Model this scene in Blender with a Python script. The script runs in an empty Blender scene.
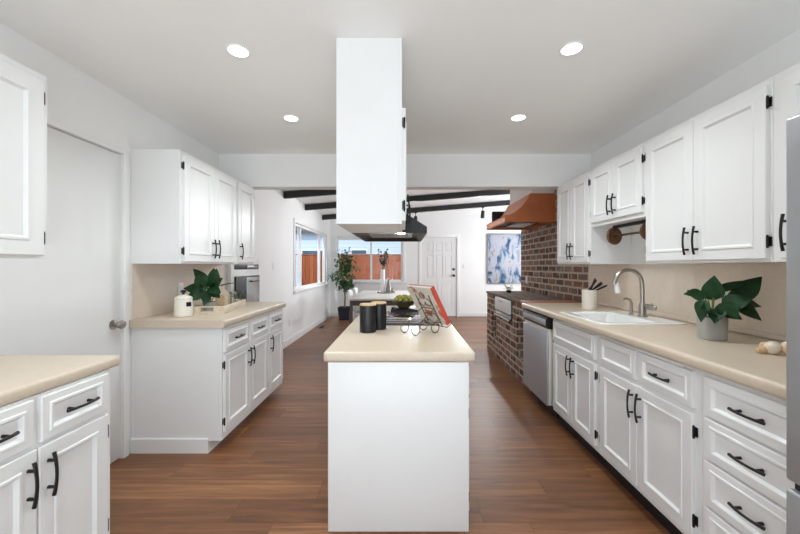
import bpy, bmesh, math, random
from mathutils import Vector, Matrix
PI = math.pi
R = math.radians
scene = bpy.context.scene
COL = scene.collection

# ------------------------------------------------------------------ camera
cam_d = bpy.data.cameras.new('camera')
cam_d.lens = 16.0
cam_d.sensor_width = 36.0
cam_d.shift_x = -0.005
cam_d.shift_y = -0.00125
cam_d.clip_start = 0.02
cam = bpy.data.objects.new('camera', cam_d)
cam.location = (0, 0, 1.30)
cam.rotation_euler = (R(90), 0, 0)
COL.objects.link(cam)
scene.camera = cam

# ------------------------------------------------------------------ world, sun, fill lights, exposure
world = bpy.data.worlds.new('world')
scene.world = world
world.use_nodes = True
bg = world.node_tree.nodes['Background']
bg.inputs['Color'].default_value = (0.72, 0.85, 1.0, 1)
bg.inputs['Strength'].default_value = 1.4

sun_d = bpy.data.lights.new('sun', 'SUN')
sun_d.energy = 2.2
sun_d.angle = R(3)
sun_d.color = (1.0, 0.95, 0.88)
sun = bpy.data.objects.new('sun', sun_d)
sun.rotation_euler = (R(38), 0, R(-14))
COL.objects.link(sun)


def fill_light(name, loc, rot, sx, sy, energy, color):
    d = bpy.data.lights.new(name, 'AREA')
    d.shape = 'RECTANGLE'
    d.size = sx
    d.size_y = sy
    d.energy = energy
    d.color = color
    o = bpy.data.objects.new(name, d)
    o.location = loc
    o.rotation_euler = rot
    COL.objects.link(o)
    return o


# unseen fill lights added at the rear and far-right wall openings
fill_light('fill_rear', (0.0, -2.06, 1.15), (R(90), 0, 0), 2.9, 2.0, 4, (0.93, 0.985, 1.0))
# upward fill, added behind the camera to brighten the ceiling
fill_light('fill_rear_up', (0.0, -1.95, 0.45), (R(168), 0, 0), 2.9, 1.2, 98, (0.89, 0.97, 1.0))
fill_light('fill_far_side', (3.95, 7.0, 1.55), (0, R(106), 0), 1.5, 2.4, 100, (0.95, 0.975, 1.0))  # fill added out of view to lighten the far room
LENS_STRENGTH = 14.0
DOWNLIGHT_WATTS = 30.0
SPOTLIGHT_WATTS = 110.0
scene.cycles.diffuse_bounces = 8

scene.view_settings.view_transform = 'Standard'
scene.view_settings.look = 'None'
scene.view_settings.gamma = 1.0
scene.view_settings.use_curve_mapping = False
scene.view_settings.exposure = 0.05


# ------------------------------------------------------------------ mesh helpers
class MB:
    def __init__(self):
        self.bm = bmesh.new()

    def face(self, pts):
        vs = [self.bm.verts.new(p) for p in pts]
        return self.bm.faces.new(vs)

    def box(self, x0, x1, y0, y1, z0, z1, bev=0.0, seg=2):
        t = bmesh.new()
        x0, x1 = min(x0, x1), max(x0, x1)
        y0, y1 = min(y0, y1), max(y0, y1)
        z0, z1 = min(z0, z1), max(z0, z1)
        v = [t.verts.new((x, y, z)) for x in (x0, x1) for y in (y0, y1) for z in (z0, z1)]
        for f in ((0, 1, 3, 2), (4, 6, 7, 5), (0, 4, 5, 1), (2, 3, 7, 6), (0, 2, 6, 4), (1, 5, 7, 3)):
            t.faces.new([v[i] for i in f])
        if bev > 0:
            bmesh.ops.bevel(t, geom=list(t.edges), offset=bev, segments=seg, profile=0.5, affect='EDGES')
        self.merge(t)
        return self

    def merge(self, t, mtx=None):
        me = bpy.data.meshes.new('tmp')
        bmesh.ops.recalc_face_normals(t, faces=list(t.faces))
        t.to_mesh(me)
        t.free()
        if mtx is not None:
            me.transform(mtx)
        self.bm.from_mesh(me)
        bpy.data.meshes.remove(me)
        return self

    def prism(self, poly, axis, a0, a1):
        """poly: 2-D outline; axis 'x': (y,z), 'y': (x,z), 'z': (x,y)"""
        def P(p, a):
            if axis == 'x':
                return (a, p[0], p[1])
            if axis == 'y':
                return (p[0], a, p[1])
            return (p[0], p[1], a)
        t = bmesh.new()
        A = [t.verts.new(P(p, a0)) for p in poly]
        B = [t.verts.new(P(p, a1)) for p in poly]
        n = len(poly)
        t.faces.new(A)
        t.faces.new(B[::-1])
        for i in range(n):
            j = (i + 1) % n
            t.faces.new([A[i], B[i], B[j], A[j]])
        self.merge(t)
        return self

    def tube(self, pts, r, n=8, caps=True):
        pts = [Vector(p) for p in pts]
        rs = r if isinstance(r, (list, tuple)) else [r] * len(pts)
        t = bmesh.new()
        rings = []
        ref = None
        for i, p in enumerate(pts):
            a = pts[max(0, i - 1)]
            b = pts[min(len(pts) - 1, i + 1)]
            d = (b - a)
            if d.length < 1e-9:
                d = Vector((0, 0, 1))
            d.normalize()
            if ref is None:
                ref = Vector((0, 0, 1)) if abs(d.z) < 0.9 else Vector((1, 0, 0))
            u = ref - d * ref.dot(d)
            if u.length < 1e-6:
                u = d.orthogonal()
            u.normalize()
            ref = u
            w = d.cross(u)
            rings.append([t.verts.new(p + (u * math.cos(2 * PI * k / n) + w * math.sin(2 * PI * k / n)) * rs[i]) for k in range(n)])
        for i in range(len(rings) - 1):
            for k in range(n):
                t.faces.new([rings[i][k], rings[i][(k + 1) % n], rings[i + 1][(k + 1) % n], rings[i + 1][k]])
        if caps:
            t.faces.new(rings[0][::-1])
            t.faces.new(rings[-1])
        self.merge(t)
        return self

    def lathe(self, prof, n=24, c=(0, 0, 0), mtx=None):
        """prof: list of (radius, z) from bottom centre round to the end"""
        t = bmesh.new()
        rings = []
        for r, z in prof:
            if r < 1e-6:
                rings.append([t.verts.new((c[0], c[1], c[2] + z))])
            else:
                rings.append([t.verts.new((c[0] + r * math.cos(2 * PI * k / n), c[1] + r * math.sin(2 * PI * k / n), c[2] + z)) for k in range(n)])
        for a, b in zip(rings[:-1], rings[1:]):
            for k in range(n):
                k2 = (k + 1) % n
                if len(a) == 1 and len(b) == 1:
                    continue
                if len(a) == 1:
                    t.faces.new([a[0], b[k2], b[k]])
                elif len(b) == 1:
                    t.faces.new([a[k], a[k2], b[0]])
                else:
                    t.faces.new([a[k], a[k2], b[k2], b[k]])
        self.merge(t, mtx)
        return self

    def ball(self, c, r, sx=1, sy=1, sz=1, sub=2):
        t = bmesh.new()
        bmesh.ops.create_icosphere(t, subdivisions=sub, radius=r)
        for v in t.verts:
            v.co = Vector((c[0] + v.co.x * sx, c[1] + v.co.y * sy, c[2] + v.co.z * sz))
        self.merge(t)
        return self

    def leaf(self, p, d, L, W, up=(0, 0, 1), bend=0.25, fold=0.15, seg=6, shape=0.75):
        p = Vector(p)
        d = Vector(d).normalized()
        up = Vector(up)
        s = d.cross(up)
        if s.length < 1e-4:
            s = d.orthogonal()
        s.normalize()
        n = s.cross(d)
        rows = []
        for i in range(seg + 1):
            t = i / seg
            w = W * 0.5 * math.sin(PI * min(1, (t * 0.97 + 0.015)) ** shape)
            c = p + d * (L * t) - up * (bend * L * t * t)
            e = n * (fold * w)
            rows.append((self.bm.verts.new(c - s * w + e), self.bm.verts.new(c), self.bm.verts.new(c + s * w + e)))
        for a, b in zip(rows[:-1], rows[1:]):
            self.bm.faces.new([a[0], a[1], b[1], b[0]])
            self.bm.faces.new([a[1], a[2], b[2], b[1]])
        return self


def obj(name, mb, m, parent=None, loc=None, rot=None, sharp=35, kind=None):
    me = bpy.data.meshes.new(name)
    bm = mb.bm
    uv = bm.loops.layers.uv.new('UVMap')
    bm.normal_update()
    for f in bm.faces:
        n = f.normal
        ax, ay, az = abs(n.x), abs(n.y), abs(n.z)
        for l in f.loops:
            c = l.vert.co
            if az >= ax and az >= ay:
                l[uv].uv = (c.x, c.y)
            elif ax >= ay:
                l[uv].uv = (c.y, c.z)
            else:
                l[uv].uv = (c.x, c.z)
        f.smooth = True
    bm.to_mesh(me)
    bm.free()
    me.set_sharp_from_angle(angle=R(sharp))
    me.materials.append(m)
    o = bpy.data.objects.new(name, me)
    COL.objects.link(o)
    if parent is not None:
        o.parent = parent
    if loc is not None:
        o.location = loc
    if rot is not None:
        o.rotation_euler = rot
    if kind:
        o['kind'] = kind
    return o


def tag(o, label, cat, group=None):
    o['label'] = label
    o['category'] = cat
    if group:
        o['group'] = group
    return o


def thing(name, label, cat, loc=(0, 0, 0), rz=0.0, group=None):
    o = bpy.data.objects.new(name, None)
    o.empty_display_size = 0.05
    COL.objects.link(o)
    o.location = loc
    o.rotation_euler = (0, 0, rz)
    return tag(o, label, cat, group)


def struct(name, mb, m, label=None, cat=None):
    o = obj(name, mb, m, kind='structure')
    if label:
        o['label'] = label
    if cat:
        o['category'] = cat
    return o


def copy_tree(root, loc, rz=None, label=None):
    r = root.copy()
    COL.objects.link(r)
    r.location = loc
    if rz is not None:
        r.rotation_euler = (0, 0, rz)
    if label:
        r['label'] = label
    for ch in list(root.children):
        c = ch.copy()
        COL.objects.link(c)
        c.parent = r
        for g in list(ch.children):
            e = g.copy()
            COL.objects.link(e)
            e.parent = c
    return r


def cells(mb, fn, ub, vb, holes):
    """boxes over a grid of breaks, leaving out the holes (u0,u1,v0,v1); fn(u0,u1,v0,v1) adds a box"""
    us = sorted(set(ub + [h[0] for h in holes] + [h[1] for h in holes]))
    vs = sorted(set(vb + [h[2] for h in holes] + [h[3] for h in holes]))
    for a, b in zip(us[:-1], us[1:]):
        for c, d in zip(vs[:-1], vs[1:]):
            mu, mv = (a + b) / 2, (c + d) / 2
            if any(h[0] < mu < h[1] and h[2] < mv < h[3] for h in holes):
                continue
            fn(a, b, c, d)


# ------------------------------------------------------------------ materials
def nt(name):
    m = bpy.data.materials.new(name)
    m.use_nodes = True
    t = m.node_tree
    return m, t, t.nodes, t.links, t.nodes['Principled BSDF']


def inp(b, k, v):
    if k in b.inputs:
        b.inputs[k].default_value = v


def rgb(r, g, b):
    """sRGB 0-255 to linear"""
    def f(c):
        c /= 255.0
        return c / 12.92 if c <= 0.04045 else ((c + 0.055) / 1.055) ** 2.4
    return (f(r), f(g), f(b), 1.0)


def mat(name, col, rough=0.5, metal=0.0, var=0.05, scale=6.0, bump=0.0, bscale=120.0, spec=0.5, coat=0.0, stretch=None, trans=0.0):
    m, t, N, L, b = nt(name)
    tc = N.new('ShaderNodeTexCoord')
    src = tc.outputs['Object']
    if stretch:
        mp = N.new('ShaderNodeMapping')
        mp.inputs['Scale'].default_value = stretch
        L.new(src, mp.inputs['Vector'])
        src = mp.outputs['Vector']
    no = N.new('ShaderNodeTexNoise')
    no.inputs['Scale'].default_value = scale
    no.inputs['Detail'].default_value = 4
    L.new(src, no.inputs['Vector'])
    rp = N.new('ShaderNodeValToRGB')
    rp.color_ramp.elements[0].position = 0.3
    rp.color_ramp.elements[1].position = 0.7
    rp.color_ramp.elements[0].color = tuple(c * (1 - var) for c in col[:3]) + (1,)
    rp.color_ramp.elements[1].color = tuple(min(1, c * (1 + var)) for c in col[:3]) + (1,)
    L.new(no.outputs['Fac'], rp.inputs['Fac'])
    L.new(rp.outputs['Color'], b.inputs['Base Color'])
    inp(b, 'Roughness', rough)
    inp(b, 'Metallic', metal)
    inp(b, 'Specular IOR Level', spec)
    inp(b, 'Coat Weight', coat)
    if trans:
        inp(b, 'Transmission Weight', trans)
    if bump > 0:
        n2 = N.new('ShaderNodeTexNoise')
        n2.inputs['Scale'].default_value = bscale
        n2.inputs['Detail'].default_value = 3
        L.new(src, n2.inputs['Vector'])
        bp = N.new('ShaderNodeBump')
        bp.inputs['Strength'].default_value = bump
        bp.inputs['Distance'].default_value = 0.003
        L.new(n2.outputs['Fac'], bp.inputs['Height'])
        L.new(bp.outputs['Normal'], b.inputs['Normal'])
    return m


def mathn(N, L, op, a, b=None, c=None):
    n = N.new('ShaderNodeMath')
    n.operation = op
    for i, v in enumerate((a, b, c)):
        if v is None:
            continue
        if isinstance(v, (int, float)):
            n.inputs[i].default_value = v
        else:
            L.new(v, n.inputs[i])
    return n.outputs[0]


def plank_mat(name, ramp, pw, pl, rough, grain=0.35, gap=0.0025, along='x'):
    m, t, N, L, b = nt(name)
    uvn = N.new('ShaderNodeUVMap')
    sp = N.new('ShaderNodeSeparateXYZ')
    L.new(uvn.outputs['UV'], sp.inputs[0])
    U, V = (sp.outputs['X'], sp.outputs['Y']) if along == 'x' else (sp.outputs['Y'], sp.outputs['X'])
    row = mathn(N, L, 'FLOOR', mathn(N, L, 'DIVIDE', V, pw))
    wn = N.new('ShaderNodeTexWhiteNoise')
    wn.noise_dimensions = '1D'
    L.new(row, wn.inputs['W'])
    off = mathn(N, L, 'MULTIPLY', wn.outputs['Value'], pl)
    uo = mathn(N, L, 'ADD', U, off)
    colm = mathn(N, L, 'FLOOR', mathn(N, L, 'DIVIDE', uo, pl))
    cx = N.new('ShaderNodeCombineXYZ')
    L.new(row, cx.inputs[0])
    L.new(colm, cx.inputs[1])
    w2 = N.new('ShaderNodeTexWhiteNoise')
    w2.noise_dimensions = '3D'
    L.new(cx.outputs[0], w2.inputs['Vector'])
    # grain, stretched along the plank and shifted per plank
    gx = N.new('ShaderNodeCombineXYZ')
    L.new(mathn(N, L, 'ADD', mathn(N, L, 'MULTIPLY', uo, 1.6), mathn(N, L, 'MULTIPLY', w2.outputs['Value'], 37.0)), gx.inputs[0])
    L.new(mathn(N, L, 'MULTIPLY', V, 26.0), gx.inputs[1])
    g = N.new('ShaderNodeTexNoise')
    g.inputs['Scale'].default_value = 1.0
    g.inputs['Detail'].default_value = 6
    g.inputs['Roughness'].default_value = 0.62
    g.inputs['Distortion'].default_value = 0.6
    L.new(gx.outputs[0], g.inputs['Vector'])
    f = mathn(N, L, 'ADD', mathn(N, L, 'MULTIPLY', w2.outputs['Value'], 1 - grain), mathn(N, L, 'MULTIPLY', mathn(N, L, 'SUBTRACT', mathn(N, L, 'MULTIPLY', g.outputs['Fac'], 2.0), 0.5), grain))
    rp = N.new('ShaderNodeValToRGB')
    els = rp.color_ramp.elements
    while len(els) < len(ramp):
        els.new(0.5)
    for e, (p, c) in zip(els, ramp):
        e.position = p
        e.color = c
    L.new(f, rp.inputs['Fac'])
    # joints
    fv = mathn(N, L, 'FRACT', mathn(N, L, 'DIVIDE', V, pw))
    fu = mathn(N, L, 'FRACT', mathn(N, L, 'DIVIDE', uo, pl))
    jv = mathn(N, L, 'LESS_THAN', fv, gap / pw)
    ju = mathn(N, L, 'LESS_THAN', fu, gap / pl)
    j = mathn(N, L, 'MAXIMUM', jv, ju)
    mx = N.new('ShaderNodeMixRGB')
    mx.blend_type = 'MULTIPLY'
    mx.inputs[2].default_value = (0.45, 0.42, 0.4, 1)
    L.new(j, mx.inputs[0])
    L.new(rp.outputs['Color'], mx.inputs[1])
    L.new(mx.outputs[0], b.inputs['Base Color'])
    rr = mathn(N, L, 'ADD', rough, mathn(N, L, 'MULTIPLY', g.outputs['Fac'], 0.14))
    L.new(rr, b.inputs['Roughness'])
    bp = N.new('ShaderNodeBump')
    bp.inputs['Strength'].default_value = 0.25
    bp.inputs['Distance'].default_value = 0.001
    L.new(mathn(N, L, 'SUBTRACT', mathn(N, L, 'MULTIPLY', g.outputs['Fac'], 0.4), j), bp.inputs['Height'])
    L.new(bp.outputs['Normal'], b.inputs['Normal'])
    return m


def brick_mat(name, ramp, mortar, bw=0.20, bh=0.068, ms=0.011):
    m, t, N, L, b = nt(name)
    uvn = N.new('ShaderNodeUVMap')
    no0 = N.new('ShaderNodeTexNoise')
    no0.inputs['Scale'].default_value = 9
    L.new(uvn.outputs['UV'], no0.inputs['Vector'])
    mxv = N.new('ShaderNodeVectorMath')
    mxv.operation = 'MULTIPLY_ADD'
    L.new(no0.outputs['Color'], mxv.inputs[0])
    mxv.inputs[1].default_value = (0.014, 0.014, 0)
    L.new(uvn.outputs['UV'], mxv.inputs[2])
    br = N.new('ShaderNodeTexBrick')
    br.offset = 0.5
    br.inputs['Scale'].default_value = 1.0
    br.inputs['Mortar Size'].default_value = ms
    br.inputs['Mortar Smooth'].default_value = 0.35
    br.inputs['Brick Width'].default_value = bw
    br.inputs['Row Height'].default_value = bh
    br.inputs['Color1'].default_value = (0, 0, 0, 1)
    br.inputs['Color2'].default_value = (1, 1, 1, 1)
    br.inputs['Mortar'].default_value = (0.5, 0.5, 0.5, 1)
    L.new(mxv.outputs[0], br.inputs['Vector'])
    no = N.new('ShaderNodeTexNoise')
    no.inputs['Scale'].default_value = 22
    no.inputs['Detail'].default_value = 6
    no.inputs['Roughness'].default_value = 0.7
    L.new(uvn.outputs['UV'], no.inputs['Vector'])
    sep = N.new('ShaderNodeSeparateColor')
    L.new(br.outputs['Color'], sep.inputs[0])
    f = mathn(N, L, 'ADD', mathn(N, L, 'MULTIPLY', sep.outputs[0], 0.7), mathn(N, L, 'MULTIPLY', mathn(N, L, 'SUBTRACT', no.outputs['Fac'], 0.2), 0.5))
    rp = N.new('ShaderNodeValToRGB')
    els = rp.color_ramp.elements
    while len(els) < len(ramp):
        els.new(0.5)
    for e, (p, c) in zip(els, ramp):
        e.position = p
        e.color = c
    L.new(f, rp.inputs['Fac'])
    # smeared lime mortar on parts of the bricks
    n3 = N.new('ShaderNodeTexNoise')
    n3.inputs['Scale'].default_value = 7
    n3.inputs['Detail'].default_value = 5
    L.new(uvn.outputs['UV'], n3.inputs['Vector'])
    sm = mathn(N, L, 'MULTIPLY', mathn(N, L, 'GREATER_THAN', n3.outputs['Fac'], 0.60), 0.35)
    mf = mathn(N, L, 'MAXIMUM', br.outputs['Fac'], sm)
    mx = N.new('ShaderNodeMixRGB')
    mx.inputs[2].default_value = mortar
    L.new(mf, mx.inputs[0])
    L.new(rp.outputs['Color'], mx.inputs[1])
    L.new(mx.outputs[0], b.inputs['Base Color'])
    inp(b, 'Roughness', 0.85)
    inp(b, 'Specular IOR Level', 0.25)
    bp = N.new('ShaderNodeBump')
    bp.inputs['Strength'].default_value = 0.8
    bp.inputs['Distance'].default_value = 0.008
    L.new(mathn(N, L, 'ADD', mathn(N, L, 'MULTIPLY', br.outputs['Fac'], -1.0), mathn(N, L, 'MULTIPLY', no.outputs['Fac'], 0.5)), bp.inputs['Height'])
    L.new(bp.outputs['Normal'], b.inputs['Normal'])
    return m


def emit_mat(name, col, strength):
    m, t, N, L, b = nt(name)
    N.remove(b)
    e = N.new('ShaderNodeEmission')
    e.inputs['Color'].default_value = col
    e.inputs['Strength'].default_value = strength
    L.new(e.outputs[0], N['Material Output'].inputs['Surface'])
    return m


def glass_mat(name, tint=(0.96, 0.98, 1.0, 1), refl=0.07):
    m, t, N, L, b = nt(name)
    N.remove(b)
    tr = N.new('ShaderNodeBsdfTransparent')
    tr.inputs['Color'].default_value = tint
    gl = N.new('ShaderNodeBsdfGlossy')
    gl.inputs['Roughness'].default_value = 0.02
    mx = N.new('ShaderNodeMixShader')
    mx.inputs[0].default_value = refl
    L.new(tr.outputs[0], mx.inputs[1])
    L.new(gl.outputs[0], mx.inputs[2])
    L.new(mx.outputs[0], N['Material Output'].inputs['Surface'])
    return m


def ramp_noise_mat(name, ramp, scale, rough=0.6, detail=4, distortion=0.0, stretch=(1, 1, 1), coords='Object', interp='LINEAR', voronoi=False):
    m, t, N, L, b = nt(name)
    tc = N.new('ShaderNodeTexCoord')
    mp = N.new('ShaderNodeMapping')
    mp.inputs['Scale'].default_value = stretch
    L.new(tc.outputs[coords], mp.inputs['Vector'])
    no = N.new('ShaderNodeTexNoise')
    no.inputs['Scale'].default_value = scale
    no.inputs['Detail'].default_value = detail
    no.inputs['Distortion'].default_value = distortion
    L.new(mp.outputs[0], no.inputs['Vector'])
    rp = N.new('ShaderNodeValToRGB')
    rp.color_ramp.interpolation = interp
    els = rp.color_ramp.elements
    while len(els) < len(ramp):
        els.new(0.5)
    for e, (p, c) in zip(els, ramp):
        e.position = p
        e.color = c
    L.new(no.outputs['Fac'], rp.inputs['Fac'])
    L.new(rp.outputs['Color'], b.inputs['Base Color'])
    inp(b, 'Roughness', rough)
    return m


M = {}
M['wall'] = mat('wall_paint', rgb(243, 243, 242), 0.6, var=0.01, scale=2, bump=0.05, bscale=180)
M['ceiling'] = mat('ceiling_paint', rgb(247, 247, 245), 0.7, var=0.01, scale=2, bump=0.05, bscale=150)
M['trim'] = mat('trim_paint', rgb(243, 243, 242), 0.35, var=0.008, scale=3)
M['cab'] = mat('cabinet_paint', rgb(231, 231, 230), 0.36, var=0.012, scale=4, bump=0.03, bscale=60)
M['door'] = mat('door_paint', rgb(234, 234, 233), 0.4, var=0.008, scale=3)
M['counter'] = mat('beige_solid_surface', rgb(208, 193, 173), 0.32, var=0.035, scale=60)
M['splash'] = mat('beige_backsplash', rgb(222, 208, 192), 0.4, var=0.03, scale=30)
M['black'] = mat('black_metal', rgb(30, 29, 29), 0.42, metal=0.3, var=0.1, scale=30)
M['canister'] = mat('black_canister', rgb(20, 21, 24), 0.38, var=0.08, scale=8)
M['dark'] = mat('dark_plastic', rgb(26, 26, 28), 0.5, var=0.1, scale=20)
M['steel'] = mat('brushed_steel', rgb(188, 192, 199), 0.34, metal=0.6, var=0.05, scale=6, stretch=(2, 2, 60))
M['fridge'] = mat('fridge_steel', rgb(172, 173, 175), 0.36, metal=0.6, var=0.04, scale=5, stretch=(2, 40, 2))
M['nickel'] = mat('brushed_nickel', rgb(176, 170, 162), 0.28, metal=0.95, var=0.05, scale=20)
M['white_gloss'] = mat('white_enamel', rgb(240, 240, 238), 0.18, var=0.01, scale=4, coat=0.3)
M['cream'] = mat('cream_ceramic', rgb(232, 226, 214), 0.35, var=0.02, scale=10)
M['copper'] = mat('copper', rgb(214, 134, 88), 0.42, metal=0.45, var=0.10, scale=5, bump=0.05, bscale=14)
M['beam'] = mat('black_beam', rgb(30, 29, 30), 0.55, var=0.15, scale=8, stretch=(1, 8, 8), bump=0.2, bscale=30)
M['glass'] = glass_mat('window_glass', refl=0.03)
M['cooktop'] = mat('black_glass', rgb(14, 14, 16), 0.04, var=0.05, spec=0.9, coat=1.0)
M['lens'] = emit_mat('lamp_lens', (1.0, 0.99, 0.97, 1), LENS_STRENGTH)
M['hood_lamp'] = emit_mat('hood_lamp', (0.95, 0.98, 1, 1), 30.0)
M['wood_light'] = mat('bamboo', rgb(205, 175, 135), 0.5, var=0.12, scale=6, stretch=(1, 12, 12))
M['wood_tray'] = mat('whitewashed_wood', rgb(222, 208, 186), 0.6, var=0.10, scale=5, stretch=(12, 1, 12))
M['wood_dark'] = mat('dark_wood', rgb(92, 66, 46), 0.45, var=0.25, scale=8, stretch=(8, 1, 1))
M['red_wood'] = mat('reddish_wood', rgb(166, 104, 70), 0.45, var=0.16, scale=6, stretch=(1, 10, 1))
M['table_top'] = mat('greige_tabletop', rgb(222, 214, 204), 0.28, var=0.05, scale=5, stretch=(8, 1, 1))
M['table_base'] = mat('weathered_dark_wood', rgb(84, 78, 72), 0.6, var=0.2, scale=6)
M['leaf_dark'] = mat('dark_green_leaf', rgb(26, 60, 30), 0.5, var=0.45, scale=22, spec=0.3)
M['leaf_mid'] = mat('green_leaf', rgb(72, 116, 66), 0.45, var=0.4, scale=9)
M['leaf_lime'] = mat('lime_leaf', rgb(132, 172, 86), 0.5, var=0.3, scale=14)
M['leaf_grey'] = mat('eucalyptus_leaf', rgb(66, 92, 92), 0.6, var=0.35, scale=20)
M['stem'] = mat('green_stem', rgb(96, 126, 62), 0.5, var=0.2)
M['bark'] = mat('grey_bark', rgb(132, 116, 98), 0.8, var=0.2, scale=20, bump=0.4, bscale=60)
M['concrete'] = mat('concrete', rgb(168, 166, 160), 0.85, var=0.10, scale=14, bump=0.3, bscale=90)
M['navy'] = mat('dark_navy_glaze', rgb(36, 42, 54), 0.4, var=0.08)
M['soil'] = mat('soil', rgb(52, 42, 34), 0.95, var=0.4, scale=60, bump=0.8, bscale=80)
M['white_plastic'] = mat('white_plastic', rgb(238, 238, 238), 0.4, var=0.01)
M['grey_metal'] = mat('grey_metal', rgb(150, 148, 146), 0.35, metal=0.7, var=0.08, scale=8)
M['bronze'] = mat('worn_bronze', rgb(108, 76, 52), 0.42, metal=0.45, var=0.25, scale=24, bump=0.1, bscale=40)
M['iron'] = mat('bronzed_iron', rgb(120, 100, 84), 0.4, metal=0.7, var=0.15, scale=40)
M['fruit'] = mat('olive_green_ball', rgb(150, 148, 72), 0.8, var=0.45, scale=40, bump=0.6, bscale=120)
M['bowl'] = mat('woven_brown_bowl', rgb(120, 100, 78), 0.6, var=0.3, scale=30, bump=0.3, bscale=60)
M['bead_tan'] = mat('tan_wood_bead', rgb(210, 176, 136), 0.55, var=0.12, scale=14)
M['bead_white'] = mat('cream_wood_bead', rgb(232, 220, 202), 0.55, var=0.05, scale=14)
M['jar'] = glass_mat('jar_glass', (0.90, 0.93, 0.92, 1), 0.14)
M['cover_red'] = mat('red_cover', rgb(196, 72, 58), 0.5, var=0.12)
M['paper'] = mat('page_block', rgb(228, 222, 210), 0.8, var=0.04, scale=80)
M['brick'] = brick_mat('old_brick', [(0.0, rgb(72, 58, 52)), (0.28, rgb(110, 86, 74)), (0.5, rgb(142, 102, 84)), (0.7, rgb(130, 112, 102)), (1.0, rgb(180, 146, 124))], rgb(196, 184, 168), bw=0.225, bh=0.082, ms=0.013)
M['brick_top'] = brick_mat('brick_top', [(0.0, rgb(92, 78, 68)), (0.5, rgb(120, 102, 90)), (1.0, rgb(140, 122, 108))], rgb(150, 140, 126), bw=0.068, bh=0.2, ms=0.008)
M['floor'] = plank_mat('walnut_planks', [(0.0, rgb(74, 48, 32)), (0.28, rgb(106, 69, 45)), (0.52, rgb(128, 85, 55)), (0.75, rgb(152, 104, 68)), (1.0, rgb(190, 142, 96))], 0.18, 1.3, 0.33, grain=0.66, along='x')
M['fence'] = plank_mat('cedar_fence', [(0.0, rgb(128, 70, 42)), (0.4, rgb(164, 88, 52)), (0.7, rgb(182, 104, 64)), (1.0, rgb(204, 130, 88))], 0.14, 6.0, 0.7, grain=0.4, along='y', gap=0.008)
M['siding'] = plank_mat('pale_blue_siding', [(0.0, rgb(206, 222, 238)), (1.0, rgb(216, 230, 243))], 0.2, 5.0, 0.7, grain=0.1, gap=0.006)
M['roof'] = mat('grey_shingles', rgb(104, 108, 114), 0.9, var=0.2, scale=16)
M['house_glass'] = mat('dark_house_glass', rgb(74, 92, 110), 0.1, var=0.1)
M['ground'] = mat('concrete_patio', rgb(170, 166, 158), 0.9, var=0.1, scale=3)
M['oven_grey'] = mat('grey_oven_glass', rgb(176, 178, 180), 0.15, var=0.03, coat=0.5)
M['duct'] = mat('galvanised', rgb(160, 162, 164), 0.35, metal=0.8, var=0.08, scale=12)
M['vent'] = mat('vent_metal', rgb(120, 112, 104), 0.5, metal=0.5, var=0.1)
M['art'] = ramp_noise_mat('abstract_blue_painting', [(0.0, rgb(30, 50, 84)), (0.36, rgb(44, 76, 118)), (0.42, rgb(110, 138, 166)), (0.47, rgb(168, 176, 190)), (0.55, rgb(190, 190, 200)), (0.61, rgb(176, 178, 194)), (0.64, rgb(178, 150, 122)), (0.67, rgb(150, 166, 186)), (1.0, rgb(70, 100, 140))], 5.0, 0.6, detail=4, distortion=0.7, stretch=(1.25, 1, 0.6))
M['food'] = ramp_noise_mat('food_photo_cover', [(0.0, rgb(120, 126, 60)), (0.36, rgb(176, 92, 66)), (0.42, rgb(206, 200, 188)), (0.60, rgb(204, 200, 192)), (0.66, rgb(190, 70, 54)), (0.74, rgb(208, 190, 150)), (1.0, rgb(110, 120, 60))], 11, 0.3, detail=2)

# ================================================================== SETTING
XL, XR, HC = -1.90, 1.92, 2.45
YB, YH, YE, YF = -2.0, 3.65, 5.83, 9.15      # rear wall, header, end of the brick wall, far wall
XF = 3.9                                      # far room's right-hand wall


def far_ceiling_z(x):
    return 2.482 + 0.08 * (x + 1.9)


b = MB()
b.box(-2.1, 4.05, YB - 0.1, YF + 0.1, -0.1, 0.0)
struct('floor', b, M['floor'])

b = MB()
b.box(XL - 0.1, XR + 0.1, YB - 0.1, YH, HC, HC + 0.1)
struct('ceiling', b, M['ceiling'])
b = MB()
b.prism([(-2.0, far_ceiling_z(-2.0)), (4.0, far_ceiling_z(4.0)), (4.0, far_ceiling_z(4.0) + 0.1), (-2.0, far_ceiling_z(-2.0) + 0.1)], 'y', YH + 0.15, YF + 0.1)
struct('ceiling_far', b, M['wall'])
b = MB()
b.prism([(XL, 2.115), (XR, 2.115), (XR, far_ceiling_z(XR) + 0.02), (XL, far_ceiling_z(XL) + 0.02)], 'y', YH, YH + 0.15)
struct('wall_header', b, M['wall'])

# left wall with the plain door's opening and the wide window
DO = (1.56, 2.40, 0.0, 2.055)
W1 = (6.18, 8.70, 0.875, 2.06)
b = MB()
cells(b, lambda u0, u1, v0, v1: b.box(XL - 0.1, XL, u0, u1, v0, v1), [YB, YF], [0, 2.9], [DO, W1])
struct('wall_left', b, M['wall'])
b = MB()
b.box(XR, XR + 0.1, YB, 3.68, 0, HC)
struct('wall_right', b, M['wall'])
b = MB()
b.box(XR, XR + 0.1, 3.68, YE, 0, 2.9)
struct('wall_brick', b, M['brick'])
b = MB()
b.box(XR + 0.1, XF, YE - 0.1, YE, 0, 3.0)
struct('wall_return', b, M['wall'])
W3 = (5.85, 8.15, 0.8, 2.3)  # unseen window opening, added in this wall for the side fill
b = MB()
cells(b, lambda u0, u1, v0, v1: b.box(XF, XF + 0.1, u0, u1, v0, v1), [YE - 0.1, YF], [0, 3.0], [W3])
struct('wall_far_right', b, M['wall'])
W2 = (-1.737, -0.036, 0.90, 2.03)
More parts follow.
